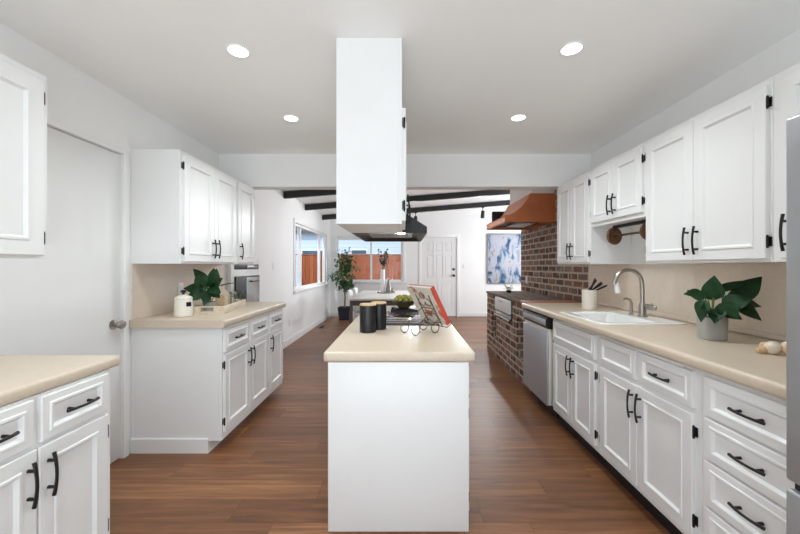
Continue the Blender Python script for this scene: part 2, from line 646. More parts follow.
D2 = (0.453, 1.354, 0.0, 2.034)
b = MB()
cells(b, lambda u0, u1, v0, v1: b.box(u0, u1, YF, YF + 0.1, v0, v1), [XL - 0.1, XF + 0.1], [0, 3.05], [W2, D2])
struct('wall_back', b, M['wall'])
W4 = (-1.5, 1.5, 0.1, 2.2)  # unseen opening added behind the camera for the rear fill
b = MB()
cells(b, lambda u0, u1, v0, v1: b.box(u0, u1, YB - 0.1, YB, v0, v1), [XL - 0.1, XR + 0.1], [0, HC], [W4])
struct('wall_rear', b, M['wall'])


def window(name, axis, at, u0, u1, v0, v1, mull, thick, label):
    """axis 'x': the window lies in a wall of constant x"""
    root = bpy.data.objects.new(name, None)
    COL.objects.link(root)
    root['kind'] = 'structure'
    root['label'] = label

    def bx(mb, a0, a1, c0, c1, d0, d1, bev=0.004):
        if axis == 'x':
            mb.box(d0, d1, a0, a1, c0, c1, bev)
        else:
            mb.box(a0, a1, d0, d1, c0, c1, bev)
    g = 0.002
    fw = 0.045
    d0, d1 = at + 0.02, at + 0.08
    if thick < 0:
        d0, d1 = at - 0.08, at - 0.02
    mb = MB()
    bx(mb, u0 + g, u0 + fw, v0 + g, v1 - g, d0, d1)
    bx(mb, u1 - fw, u1 - g, v0 + g, v1 - g, d0, d1)
    bx(mb, u0 + fw, u1 - fw, v0 + g, v0 + fw, d0, d1)
    bx(mb, u0 + fw, u1 - fw, v1 - fw, v1 - g, d0, d1)
    obj('window_frame', mb, M['trim'], root)
    for m_ in mull:
        mb = MB()
        bx(mb, m_ - 0.025, m_ + 0.025, v0 + fw, v1 - fw, d0, d1)
        obj('mullion', mb, M['trim'], root)
    edges = [u0 + fw] + list(mull) + [u1 - fw]
    dm = (d0 + d1) / 2
    for a, c in zip(edges[:-1], edges[1:]):
        mb = MB()
        bx(mb, a + 0.005, c - 0.005, v0 + fw - 0.01, v1 - fw + 0.01, dm - 0.003, dm + 0.003, 0)
        obj('pane', mb, M['glass'], root)
    return root


window('window_1', 'x', XL, W1[0], W1[1], W1[2], W1[3], [6.62, 8.14], -1, 'wide white window in the left wall beyond the opening')
window('window_2', 'y', YF, W2[0], W2[1], W2[2], W2[3], [-0.85], 1, 'white two-pane window in the far wall behind the table')
window('added_window_side', 'x', XF, W3[0], W3[1], W3[2], W3[3], [7.0], 1, 'unseen window added in the far right wall for the side fill light')
window('added_window_rear', 'y', YB, W4[0], W4[1], W4[2], W4[3], [0.0], -1, 'unseen glazed doors added behind the camera for the rear fill light')
# casings and sills
b = MB()
for (y0, y1, z0, z1) in ((W1[0] - 0.07, W1[0], W1[2] - 0.07, W1[3] + 0.07), (W1[1], W1[1] + 0.07, W1[2] - 0.07, W1[3] + 0.07), (W1[0], W1[1], W1[3], W1[3] + 0.07)):
    b.box(XL, XL + 0.018, y0, y1, z0, z1, 0.004)
b.box(XL, XL + 0.045, W1[0] - 0.09, W1[1] + 0.09, W1[2] - 0.04, W1[2], 0.006)
struct('trim_1', b, M['trim'])
b = MB()
for (x0, x1, z0, z1) in ((W2[0] - 0.07, W2[0], W2[2] - 0.04, W2[3] + 0.07), (W2[1], W2[1] + 0.07, W2[2] - 0.04, W2[3] + 0.07), (W2[0], W2[1], W2[3], W2[3] + 0.07)):
    b.box(x0, x1, YF - 0.018, YF, z0, z1, 0.004)
b.box(W2[0] - 0.09, W2[1] + 0.09, YF - 0.045, YF, W2[2] - 0.04, W2[2], 0.006)
struct('trim_2', b, M['trim'])
b = MB()
for (x0, x1, z0, z1) in ((D2[0] - 0.075, D2[0] - 0.002, 0, D2[3] + 0.075), (D2[1] + 0.002, D2[1] + 0.075, 0, D2[3] + 0.075), (D2[0] - 0.002, D2[1] + 0.002, D2[3] + 0.002, D2[3] + 0.075)):
    b.box(x0, x1, YF - 0.018, YF, z0, z1, 0.004)
struct('trim_3', b, M['trim'])
b = MB()
b.box(XL, XL + 0.012, DO[1], DO[1] + 0.045, 0, DO[3] + 0.035, 0.004)
b.box(XL, XL + 0.012, DO[0] - 0.05, DO[1], DO[3], DO[3] + 0.035, 0.004)
struct('trim_4', b, M['trim'])
# baseboards
b = MB()
b.box(XL, XL + 0.014, 3.76, YF, 0, 0.115, 0.005)
struct('baseboard_left', b, M['trim'])
b = MB()
b.box(XL + 0.014, D2[0] - 0.077, YF - 0.014, YF, 0, 0.115, 0.005)
b.box(D2[1] + 0.077, XF, YF - 0.014, YF, 0, 0.115, 0.005)
struct('baseboard_back', b, M['trim'])


def knob_set(parent, p, axis, m, lever=False):
    pass


# plain door in the left wall
d1 = bpy.data.objects.new('door_1', None)
COL.objects.link(d1)
d1['kind'] = 'structure'
d1['label'] = 'plain white flush door in the left wall with a round knob'
b = MB()
b.box(XL - 0.05, XL - 0.010, DO[0] + 0.004, DO[1] - 0.004, 0.012, DO[3] - 0.006, 0.003)
obj('door_slab', b, M['door'], d1)
b = MB()
mt = Matrix.Translation((XL - 0.010, 2.335, 0.915)) @ Matrix.Rotation(R(90), 4, 'Y')
b.lathe([(0, 0), (0.033, 0), (0.033, 0.006), (0.012, 0.012), (0.011, 0.032), (0.024, 0.040), (0.029, 0.055), (0.024, 0.068), (0, 0.072)], 24, (0, 0, 0), mt)
obj('door_knob', b, M['nickel'], d1)

# panelled entry door in the far wall
d2 = bpy.data.objects.new('door_2', None)
COL.objects.link(d2)
d2['kind'] = 'structure'
d2['label'] = 'white panelled entry door in the far wall with black deadbolt and knob'
b = MB()
dw = D2[1] - D2[0]
x0 = D2[0]
pan = []
for k in range(3):
    a = x0 + 0.115 + k * 0.235
    pan.append((a, a + 0.19, 1.66, 1.92))
    pan.append((a, a + 0.19, 0.98, 1.58))
for k in range(2):
    a = x0 + 0.115 + k * 0.36
    pan.append((a, a + 0.30, 0.20, 0.86))
cells(b, lambda u0, u1, v0, v1: b.box(u0, u1, YF + 0.012, YF + 0.05, v0, v1), [x0 + 0.003, D2[1] - 0.003], [0.006, D2[3] - 0.003], pan)
for (a, c, e, f) in pan:
    b.box(a, c, YF + 0.024, YF + 0.045, e, f)
    b.box(a + 0.03, c - 0.03, YF + 0.016, YF + 0.03, e + 0.03, f - 0.03, 0.008, 1)
obj('door_slab', b, M['door'], d2)
for z, nm, rr in ((1.055, 'door_knob', 0.03), (1.215, 'deadbolt', 0.028)):
    b = MB()
    mt = Matrix.Translation((D2[1] - 0.075, YF + 0.012, z)) @ Matrix.Rotation(R(90), 4, 'X')
    if nm == 'door_knob':
        b.lathe([(0, 0), (0.034, 0), (0.034, 0.006), (0.012, 0.012), (0.012, 0.03), (rr, 0.042), (rr, 0.058), (0, 0.066)], 20, (0, 0, 0), mt)
    else:
        b.lathe([(0, 0), (0.034, 0), (0.032, 0.014), (rr * 0.6, 0.018), (rr * 0.5, 0.026), (0, 0.027)], 20, (0, 0, 0), mt)
    obj(nm, b, M['black'], d2)

# backsplashes
b = MB()
b.box(XR - 0.012, XR - 0.0005, 0.95, 3.679, 0.921, 1.314)
b.box(XR - 0.024, XR - 0.0125, 0.95, 3.655, 0.9215, 0.95, 0.005)
o = struct('backsplash', b, M['splash'], 'beige backsplash panel on the right wall behind the sink and leafy plant')
b = MB()
b.box(XL + 0.0005, XL + 0.012, 2.475, 3.70, 0.926, 1.314)
o = struct('backsplash', b, M['splash'], 'beige backsplash panel on the left wall behind the white canister')

# ceiling beams of the far room
for i, Y in enumerate((5.63, 6.83, 8.25)):
    x1 = XF - 0.01 if Y > YE else XR - 0.005
    t = 0.052
    mb = MB()
    zc0 = far_ceiling_z(XL + 0.004) - 0.061
    zc1 = far_ceiling_z(x1) - 0.061
    mb.prism([(XL + 0.004, zc0 - t), (x1, zc1 - t), (x1, zc1 + t), (XL + 0.004, zc0 + t)], 'y', Y - 0.035, Y + 0.035)
    o = obj('ceiling_beam', mb, M['beam'])
    tag(o, ('black ceiling beam nearest the kitchen opening', 'middle of the three black ceiling beams', 'black ceiling beam farthest from the kitchen, the one spotlights hang under')[i], 'ceiling beam', 'black ceiling beams of the far room')
    o['kind'] = 'structure'

# ================================================================== CABINETS


def front_mb(x0, x1, z0, z1, t=0.018, rim=0.05, bead=0.0045):
    b = MB()
    loops = [(0, 0), (0, -t + 0.003), (0.003, -t), (rim, -t), (rim + 0.003, -t - bead), (rim + 0.011, -t - bead), (rim + 0.02, -t + 0.007)]
    prev = None
    bm = b.bm
    for ins, y in loops:
        r = [bm.verts.new((x0 + ins, y, z0 + ins)), bm.verts.new((x1 - ins, y, z0 + ins)), bm.verts.new((x1 - ins, y, z1 - ins)), bm.verts.new((x0 + ins, y, z1 - ins))]
        if prev:
            for k in range(4):
                bm.faces.new([prev[k], prev[(k + 1) % 4], r[(k + 1) % 4], r[k]])
        else:
            bm.faces.new(r[::-1])
        prev = r
    bm.faces.new(prev)
    return b


def pull_mb(cx, cz, y, L, vertical):
    """an arched bar pull on two posts"""
    b = MB()
    pts, rs = [], []
    for i in range(13):
        t = -1 + 2 * i / 12
        off = -(0.020 + 0.010 * (1 - t * t))
        pts.append((cx, y + off, cz + t * L / 2) if vertical else (cx + t * L / 2, y + off, cz))
        rs.append(0.0062 - 0.0012 * (1 - t * t))
    b.tube(pts, rs, 8)
    for s in (-0.62, 0.62):
        off = -(0.020 + 0.010 * (1 - s * s))
        p = (cx, y, cz + s * L / 2) if vertical else (cx + s * L / 2, y, cz)
        q = (p[0], y + off, p[2])
        b.tube([p, q], [0.0062, 0.0048], 8)
    return b


def hinge_mb(x, z, y, side):
    b = MB()
    # leaf on the face frame and the barrel at the door's edge
    b.box(x, x + side * 0.013, -0.0035, 0.0, z - 0.021, z + 0.021, 0.001, 1)
    b.tube([(x + side * 0.002, y * 0.62, z - 0.023), (x + side * 0.002, y * 0.62, z + 0.023)], 0.0055, 8)
    b.ball((x + side * 0.002, y * 0.62, z + 0.025), 0.005, sub=1)
    b.ball((x + side * 0.002, y * 0.62, z - 0.025), 0.005, sub=1)
    return b


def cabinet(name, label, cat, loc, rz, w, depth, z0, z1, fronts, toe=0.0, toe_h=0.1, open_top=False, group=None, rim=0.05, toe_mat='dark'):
    """local frame: x along the front, y into the cabinet, front frame at y = 0"""
    root = thing(name, label, cat, loc, rz, group)
    b = MB()
    p = 0.018
    zb = z0 + (toe_h if toe else 0)
    b.box(0, w, 0, 0.02, zb, z1, 0.0015, 1)                       # face frame
    b.box(0, p, 0.02, depth, zb, z1)
    b.box(w - p, w, 0.02, depth, zb, z1)
    b.box(p, w - p, depth - 0.01, depth, zb, z1)
    b.box(p, w - p, 0.02, depth - 0.01, zb, zb + p)
    if not open_top:
        b.box(p, w - p, 0.02, depth - 0.01, z1 - p, z1)
    obj('body', b, M['cab'], root)
    if toe:
        b = MB()
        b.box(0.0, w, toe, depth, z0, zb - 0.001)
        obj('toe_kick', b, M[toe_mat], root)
    for f in fronts:
        kind, a, c, e, g = f[:5]
        opt = f[5] if len(f) > 5 else {}
        t = 0.018
        if kind == 'door':
            d = obj('door', front_mb(a, c, e, g, t, rim), M['cab'], root)
            hs = opt.get('hinge')
            if hs:
                x = a if hs == 'l' else c
                sg = -1 if hs == 'l' else 1
                for z in (e + 0.075, g - 0.075):
                    obj('hinge', hinge_mb(x, z, -t, sg), M['black'], d)
            hd = opt.get('handle')
            if hd:
                x = a + 0.030 if hd[0] == 'l' else c - 0.030
                L = 0.15
                z = g - 0.03 - L / 2 if hd[1] == 't' else e + 0.03 + L / 2
                obj('handle', pull_mb(x, z, -t, L, True), M['black'], d)
        else:
            d = obj('drawer' if kind == 'drawer' else 'false_drawer', front_mb(a, c, e, g, t, 0.026), M['cab'], root)
            if kind == 'drawer':
                obj('handle', pull_mb((a + c) / 2, (e + g) / 2, -t, opt.get('L', 0.14), False), M['black'], d)
    return root


# ---- right-hand base cabinets (local x runs towards the camera)
RB = 1.25
DZ0, DZ1, WZ0, WZ1 = 0.135, 0.665, 0.69, 0.848
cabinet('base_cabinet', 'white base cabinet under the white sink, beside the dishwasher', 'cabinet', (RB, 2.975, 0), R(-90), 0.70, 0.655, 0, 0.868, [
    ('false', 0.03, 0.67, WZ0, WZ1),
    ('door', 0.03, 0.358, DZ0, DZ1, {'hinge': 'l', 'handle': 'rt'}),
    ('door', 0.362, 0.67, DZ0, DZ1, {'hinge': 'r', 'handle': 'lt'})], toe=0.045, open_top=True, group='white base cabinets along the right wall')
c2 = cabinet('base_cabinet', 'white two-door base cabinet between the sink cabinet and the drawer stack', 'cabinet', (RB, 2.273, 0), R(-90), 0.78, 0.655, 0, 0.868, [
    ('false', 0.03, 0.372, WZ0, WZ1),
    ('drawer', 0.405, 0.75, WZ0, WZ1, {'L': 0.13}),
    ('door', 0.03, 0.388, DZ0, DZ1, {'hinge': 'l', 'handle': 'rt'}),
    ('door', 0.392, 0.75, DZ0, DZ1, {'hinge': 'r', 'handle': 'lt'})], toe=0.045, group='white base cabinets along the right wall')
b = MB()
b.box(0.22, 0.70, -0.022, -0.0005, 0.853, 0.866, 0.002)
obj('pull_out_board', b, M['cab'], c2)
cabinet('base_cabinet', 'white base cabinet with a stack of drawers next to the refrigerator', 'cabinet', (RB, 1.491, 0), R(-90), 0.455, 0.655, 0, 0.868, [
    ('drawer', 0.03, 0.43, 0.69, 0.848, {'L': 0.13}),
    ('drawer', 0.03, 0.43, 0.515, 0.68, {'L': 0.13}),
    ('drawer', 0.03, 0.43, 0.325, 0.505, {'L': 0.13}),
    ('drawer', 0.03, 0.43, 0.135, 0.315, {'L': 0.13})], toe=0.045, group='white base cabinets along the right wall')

# ---- right-hand wall cabinets
RU, UB, UT = 1.578, 1.316, 2.112
dp = XR - RU - 0.002
cabinet('wall_cabinet', 'white two-door wall cabinet beside the copper hood, above the brick', 'cabinet', (RU, 3.646, 0), R(-90), 0.65, dp, UB, UT, [
    ('door', 0.02, 0.323, UB + 0.015, UT - 0.03, {'hinge': 'l', 'handle': 'rb'}),
    ('door', 0.327, 0.63, UB + 0.015, UT - 0.03, {'hinge': 'r', 'handle': 'lb'})], group='white wall cabinets along the right wall')
cabinet('wall_cabinet', 'short white two-door wall cabinet above the two brown discs', 'cabinet', (RU, 2.994, 0), R(-90), 0.675, dp, 1.625, UT, [
    ('door', 0.02, 0.335, 1.655, UT - 0.03, {'hinge': 'l', 'handle': 'rb'}),
    ('door', 0.339, 0.655, 1.655, UT - 0.03, {'hinge': 'r', 'handle': 'lb'})], group='white wall cabinets along the right wall')
cabinet('wall_cabinet', 'tall white two-door wall cabinet above the leafy plant in a concrete pot', 'cabinet', (RU, 2.317, 0), R(-90), 0.795, dp, UB, UT, [
    ('door', 0.02, 0.394, UB + 0.015, UT - 0.03, {'hinge': 'l', 'handle': 'rb'}),
    ('door', 0.398, 0.782, UB + 0.015, UT - 0.03, {'hinge': 'r', 'handle': 'lb'})], group='white wall cabinets along the right wall')
cabinet('wall_cabinet', 'white wall cabinet partly hidden by the top of the refrigerator', 'cabinet', (RU, 1.520, 0), R(-90), 0.46, dp, UB, UT, [
    ('door', 0.045, 0.44, UB + 0.015, UT - 0.03, {'hinge': 'r', 'handle': 'lb'})], group='white wall cabinets along the right wall')

# ---- left-hand cabinets (local x runs away from the camera)
LB = -1.268
fr = []
for k, (hs, hd) in enumerate((('l', 'rt'), ('r', 'lt'), ('r', 'lt'))):
    a = 0.02 + k * 0.405
    fr.append(('drawer', a, a + 0.375, 0.695, 0.85, {'L': 0.13}))
    a2, c2_ = (a, a + 0.375) if k == 2 else ((a, a + 0.39) if k == 0 else (a - 0.011, a + 0.375))
    fr.append(('door', a2, c2_, 0.135, 0.68, {'hinge': hs, 'handle': hd}))
lc = cabinet('base_cabinet', 'white base cabinet with three drawers and doors under the tray of plants', 'cabinet', (LB, 2.472, 0), R(90), 1.235, 0.628, 0, 0.868, fr, toe=0.09, toe_h=0.085, toe_mat='cab')
b = MB()
b.prism([(-0.012, 0.002), (-0.001, 0.002), (-0.001, 0.105), (-0.006, 0.105), (-0.012, 0.098)], 'y', 0.09, 0.626)
obj('plinth_board', b, M['cab'], lc)

dl = 0.34
cabinet('wall_cabinet', 'white two-door wall cabinet above the cream canister on the left', 'cabinet', (-1.56, 2.472, 0), R(90), 0.82, dl - 0.002, UB, UT, [
    ('door', 0.03, 0.423, UB + 0.015, UT - 0.03, {'hinge': 'l', 'handle': 'rb'}),
    ('door', 0.427, 0.80, UB + 0.015, UT - 0.03, {'hinge': 'r', 'handle': 'lb'})])
cabinet('wall_cabinet', 'narrow white single-door wall cabinet at the opening end of the left wall', 'cabinet', (-1.56, 3.294, 0), R(90), 0.40, dl - 0.002, UB, UT, [
    ('door', 0.02, 0.375, UB + 0.015, UT - 0.03, {'hinge': 'r', 'handle': 'lb'})])
cabinet('wall_cabinet', 'white wall cabinet at the upper left corner beside the plain door', 'cabinet', (-1.56, 0.75, 0), R(90), 0.806, dl - 0.002, 1.332, 2.125, [
    ('door', 0.02, 0.40, 1.345, 2.095, {'hinge': 'l', 'handle': 'rb'}),
    ('door', 0.404, 0.776, 1.345, 2.095, {'hinge': 'r', 'handle': 'lb'})], rim=0.06)
cabinet('base_cabinet', 'white base cabinet at the lower left corner in front of the plain door', 'cabinet', (LB + 0.008, 0.62, 0), R(90), 0.905, 0.636, 0, 0.858, [
    ('drawer', 0.03, 0.29, 0.695, 0.85, {'L': 0.13}), ('door', 0.03, 0.29, 0.135, 0.68, {'hinge': 'l', 'handle': 'rt'}),
    ('drawer', 0.305, 0.575, 0.695, 0.85, {'L': 0.13}), ('door', 0.305, 0.585, 0.135, 0.68, {'hinge': 'l', 'handle': 'rt'}),
    ('drawer', 0.60, 0.874, 0.695, 0.85, {'L': 0.13}), ('door', 0.592, 0.874, 0.135, 0.68, {'hinge': 'r', 'handle': 'lt'})], toe=0.06)


# ---- worktops
def bull(x_edge, x_in, z0, z1, sgn):
    """profile (x,z) with a rounded front edge at x_edge"""
    r = 0.016
    pts = [(x_in, z1)]
    for k in range(5):
        a = PI / 2 * k / 4
        pts.append((x_edge + sgn * (r - r * math.sin(a)), z1 - r + r * math.cos(a)))
    for k in range(5):
        a = PI / 2 * k / 4
        pts.append((x_edge + sgn * (r - r * math.cos(a)), z0 + r - r * math.sin(a)))
    pts.append((x_in, z0))
    return pts


CT = 0.92
b = MB()
b.prism(bull(1.208, 1.32, 0.87, CT, 1), 'y', 1.032, 3.655)
b.box(1.32, 1.665, 1.032, 2.325, 0.87, CT)
b.box(1.32, 1.665, 2.855, 3.655, 0.87, CT)
b.box(1.665, XR - 0.001, 1.032, 3.655, 0.87, CT)
tag(obj('countertop', b, M['counter']), 'beige countertop running along the right wall around the white sink', 'countertop')
b = MB()
b.prism(bull(-1.24, -1.36, 0.87, 0.925, -1), 'y', 2.452, 3.735)
b.box(XL + 0.001, -1.36, 2.452, 3.735, 0.87, 0.925)
tag(obj('countertop', b, M['counter']), 'beige countertop on the left carrying the canister and plant tray', 'countertop')
b = MB()
b.prism(bull(-1.25, -1.36, 0.86, 0.907, -1), 'y', 0.60, 1.565)
b.box(XL + 0.001, -1.36, 0.60, 1.565, 0.86, 0.907)
tag(obj('countertop', b, M['counter']), 'empty beige countertop at the lower left corner', 'countertop')

# ---- island
IT = 0.883
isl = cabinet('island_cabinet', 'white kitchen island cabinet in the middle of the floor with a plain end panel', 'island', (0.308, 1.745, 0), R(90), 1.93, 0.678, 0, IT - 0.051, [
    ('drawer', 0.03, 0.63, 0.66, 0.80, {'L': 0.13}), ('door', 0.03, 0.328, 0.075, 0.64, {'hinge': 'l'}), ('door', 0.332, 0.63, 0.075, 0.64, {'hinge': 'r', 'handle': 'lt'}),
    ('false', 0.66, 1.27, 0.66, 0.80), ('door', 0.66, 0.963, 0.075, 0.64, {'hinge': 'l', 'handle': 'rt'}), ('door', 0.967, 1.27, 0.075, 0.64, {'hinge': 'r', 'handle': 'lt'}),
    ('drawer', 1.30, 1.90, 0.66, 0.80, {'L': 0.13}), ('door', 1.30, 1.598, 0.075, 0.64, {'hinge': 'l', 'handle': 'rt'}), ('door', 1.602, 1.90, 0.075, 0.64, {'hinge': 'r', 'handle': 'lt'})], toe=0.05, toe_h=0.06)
b = MB()
b.box(-0.012, -0.0005, -0.008, 0.679, 0.004, IT - 0.052, 0.003)
obj('end_panel', b, M['cab'], isl)
b = MB()
b.box(-0.392, 0.347, 1.722, 3.72, IT - 0.05, IT, 0.012, 3)
tag(obj('countertop', b, M['counter']), 'beige island countertop holding the black canisters and cookbook stand', 'countertop')

# ---- cooktop set into the island
ck = thing('cooktop', 'black glass cooktop on the island behind the canisters', 'cooktop', (0.0, 2.87, IT))
b = MB()
b.box(-0.30, 0.25, -0.38, 0.38, 0.0005, 0.007, 0.0025)
obj('glass_top', b, M['cooktop'], ck)
for x in (-0.17, 0.10):
    for y in (-0.19, 0.19):
        mb = MB()
        mb.lathe([(0.075, 0.0072), (0.079, 0.0072), (0.079, 0.0077), (0.075, 0.0077), (0.075, 0.0072)], 32, (x, y, 0))
        obj('burner_ring', mb, M['grey_metal'], ck)
for k in range(4):
    mb = MB()
    mb.lathe([(0, 0.0075), (0.018, 0.0075), (0.016, 0.024), (0, 0.026)], 16, (0.215, -0.12 + k * 0.08, 0))
    obj('knob', mb, M['dark'], ck)

# ---- cabinets hanging over the island
HX = -0.010
hz = HC - 0.002
cabinet('hanging_cabinet', 'tall white cabinet hanging from the ceiling over the island front', 'cabinet', (HX, 1.788, 0), R(90), 0.49, 0.33, 1.512, hz, [
    ('door', 0.012, 0.478, 1.53, 2.10, {'hinge': 'l', 'handle': 'rb'})])
cabinet('hanging_cabinet', 'white cabinet above the black island hood, behind the taller hanging one', 'cabinet', (HX, 2.280, 0), R(90), 0.82, 0.33, 1.64, hz, [
    ('door', 0.012, 0.408, 1.655, 2.10, {'hinge': 'l', 'handle': 'rb'}), ('door', 0.412, 0.808, 1.655, 2.10, {'hinge': 'r', 'handle': 'lb'})])
# black island hood: lip, sloped top, hollow underside
hd = thing('island_hood', 'black range hood hanging over the island cooktop', 'range hood', (0, 2.69, 0))
b = MB()
y0, y1 = -0.405, 0.405
xa, xb = -0.338, 0.148
t = bmesh.new()
v = lambda x, y, z: t.verts.new((x, y, z))
lo = [v(xa, y0, 1.512), v(xb, y0, 1.512), v(xb, y1, 1.512), v(xa, y1, 1.512)]
md = [v(xa, y0, 1.552), v(xb, y0, 1.552), v(xb, y1, 1.552), v(xa, y1, 1.552)]
tp = [v(xa, y0, 1.636), v(0.016, y0, 1.636), v(0.016, y1, 1.636), v(xa, y1, 1.636)]
i1 = [v(xa + 0.015, y0 + 0.015, 1.512), v(xb - 0.015, y0 + 0.015, 1.512), v(xb - 0.015, y1 - 0.015, 1.512), v(xa + 0.015, y1 - 0.015, 1.512)]
i2 = [v(xa + 0.05, y0 + 0.05, 1.535), v(xb - 0.05, y0 + 0.05, 1.535), v(xb - 0.05, y1 - 0.05, 1.535), v(xa + 0.05, y1 - 0.05, 1.535)]
for A, B in ((lo, md), (md, tp), (i1, lo), (i2, i1)):
    for k in range(4):
        t.faces.new([A[k], A[(k + 1) % 4], B[(k + 1) % 4], B[k]])
t.faces.new(tp)
t.faces.new(i2)
b.merge(t)
obj('canopy', b, M['black'], hd)
b = MB()
b.box(-0.25, 0.06, -0.20, 0.10, 1.524, 1.533, 0.002)
for k in range(9):
    b.box(-0.24 + k * 0.034, -0.228 + k * 0.034, -0.19, 0.09, 1.520, 1.526)
obj('grease_filter', b, M['duct'], hd)
b = MB()
b.lathe([(0, 1.518), (0.028, 1.518), (0.030, 1.524), (0.030, 1.534), (0, 1.534)], 20, (-0.02, -0.31, 0))
obj('lamp', b, M['hood_lamp'], hd)

# ================================================================== APPLIANCES
# dishwasher
dwr = thing('dishwasher', 'stainless steel dishwasher between the brick range counter and the sink cabinet', 'dishwasher', (1.212, 3.62, 0), R(-90))
b = MB()
b.box(0.0, 0.60, 0.055, 0.60, 0.105, 0.866)
obj('tub', b, M['dark'], dwr)
b = MB()
b.box(0.0, 0.60, 0.0, 0.018, 0.11, 0.735, 0.006, 3)
obj('door_panel', b, M['steel'], dwr)
b = MB()
b.box(0.003, 0.597, 0.0185, 0.054, 0.112, 0.76, 0.002)
obj('door_liner', b, M['cream'], dwr)
b = MB()
b.prism([(0.054, 0.764), (0.012, 0.764), (0.012, 0.778), (-0.004, 0.786), (-0.004, 0.846), (0.006, 0.858), (0.054, 0.858)], 'x', 0.0, 0.60)
obj('control_housing', b, M['dark'], dwr)
b = MB()
b.box(0.012, 0.588, -0.0075, -0.0045, 0.788, 0.842, 0.002)
obj('control_panel', b, M['steel'], dwr)
b = MB()
b.box(0.0, 0.60, 0.085, 0.11, 0.002, 0.10)
obj('toe_plate', b, M['dark'], dwr)

# refrigerator
fr_ = thing('refrigerator', 'stainless steel refrigerator cut off by the photo edge', 'refrigerator', (1.088, 1.018, 0), R(-90))
b = MB()
b.box(0.002, 0.80, 0.065, 0.80, 0.012, 1.725, 0.006)
obj('body', b, M['fridge'], fr_)
b = MB()
b.box(0.0, 0.80, 0.0, 0.062, 0.692, 1.722, 0.010, 3)
obj('door', b, M['fridge'], fr_)
b = MB()
b.box(0.0, 0.80, 0.0, 0.062, 0.075, 0.668, 0.010, 3)
dd = obj('freezer_drawer', b, M['fridge'], fr_)
b = MB()
b.tube([(0.10, 0.0, 0.60), (0.10, -0.045, 0.60), (0.70, -0.045, 0.60), (0.70, 0.0, 0.60)], 0.011, 10)
obj('handle', b, M['nickel'], dd)
b = MB()
b.box(0.01, 0.79, 0.02, 0.062, 0.669, 0.691)
obj('gasket', b, M['dark'], fr_)
b = MB()
b.box(0.0, 0.80, 0.05, 0.30, 0.001, 0.072)
obj('toe_grille', b, M['dark'], fr_)

# wall oven beyond the left cabinets
ov = thing('wall_oven', 'built-in oven with grey door in the left wall beyond the cabinets', 'oven', (XL + 0.002, 3.80, 0), R(90))
b = MB()
b.box(0.0, 0.74, -0.05, 0.0, 0.30, 1.37, 0.004)
obj('surround', b, M['cab'], ov)
b = MB()
b.box(0.07, 0.70, -0.058, -0.0505, 1.262, 1.32, 0.002)
cp = obj('control_panel', b, M['dark'], ov)
b = MB()
b.box(0.36, 0.66, -0.066, -0.0585, 1.272, 1.305, 0.006)
obj('handle', b, M['grey_metal'], cp)
b = MB()
b.box(0.07, 0.70, -0.070, -0.0505, 0.80, 1.185, 0.004)
dd = obj('oven_door', b, M['dark'], ov)
b = MB()
b.box(0.32, 0.68, -0.076, -0.0705, 0.81, 1.165, 0.003)
obj('window', b, M['oven_grey'], dd)
b = MB()
b.tube([(0.40, -0.076, 1.12), (0.40, -0.105, 1.12), (0.60, -0.105, 1.12), (0.60, -0.076, 1.12)], 0.007, 8)
obj('handle', b, M['dark'], dd)

# ---- brick range counter
rc = thing('brick_counter', 'old brick range counter under the copper hood with two alcoves', 'brick counter', (0, 0, 0))
BX = 1.31
alc = [(5.05, 5.30, 0.26, 0.62), (3.76, 4.14, 0.24, 0.70), (4.30, 5.00, 0.62, 0.878)]
b = MB()
cells(b, lambda u0, u1, v0, v1: b.box(BX, BX + 0.52, u0, u1, v0, v1), [3.66, 5.60], [0.0, 0.878], alc)
b.box(BX + 0.52, XR - 0.002, 3.66, 5.60, 0.0, 0.878)
obj('brick_base', b, M['brick'], rc)
b = MB()
b.box(BX - 0.015, XR - 0.002, 3.965, 5.62, 0.879, 0.906, 0.006)
obj('brick_top', b, M['brick_top'], rc)
b = MB()
b.box(BX - 0.015, XR - 0.026, 3.665, 3.963, 0.879, 0.918, 0.005)
obj('wooden_board_top', b, M['red_wood'], rc)

ru = thing('range_unit', 'white range control unit with glass strip set into the brick counter', 'range', (BX, 5.0, 0), R(-90))
b = MB()
b.box(0.006, 0.694, 0.0, 0.28, 0.628, 0.876, 0.003)
obj('body', b, M['dark'], ru)
b = MB()
b.box(0.01, 0.66, -0.035, -0.0005, 0.705, 0.872, 0.004)
obj('control_panel', b, M['white_plastic'], ru)
b = MB()
b.box(0.01, 0.66, -0.03, -0.0005, 0.645, 0.69, 0.004)
obj('glass_strip', b, M['oven_grey'], ru)
b = MB()
b.box(0.20, 0.40, -0.0365, -0.0355, 0.828, 0.838)
obj('vent_slot', b, M['grey_metal'], ru)
b = MB()
b.box(0.01, 0.68, -0.045, -0.0305, 0.628, 0.642, 0.003)
obj('trim_rail', b, M['trim'], ru)

# ---- copper hood on the brick wall
ch = thing('range_hood', 'big copper range hood with a curved front on the brick wall', 'range hood', (0, 0, 0))
HY0, HY1 = 4.50, 5.48
wall = XR - 0.002
prof = [(wall, 1.855), (1.275, 1.855), (1.275, 1.935)]
for k in range(1, 11):
    s = k / 10
    # concave bell between the lip and the neck
    x = 1.275 + 0.325 * (s ** 0.85)
    z = 1.935 + 0.285 * (0.42 * s + 0.58 * s ** 2.6)
    prof.append((x, z))
prof += [(wall, 2.22)]
b = MB()
n = len(prof)
t = bmesh.new()
A = [t.verts.new((p[0], HY0, p[1])) for p in prof]
B = [t.verts.new((p[0], HY1, p[1])) for p in prof]
t.faces.new(A)
t.faces.new(B[::-1])
for k in range(1, n):
    j = (k + 1) % n
    t.faces.new([A[k], B[k], B[j], A[j]])
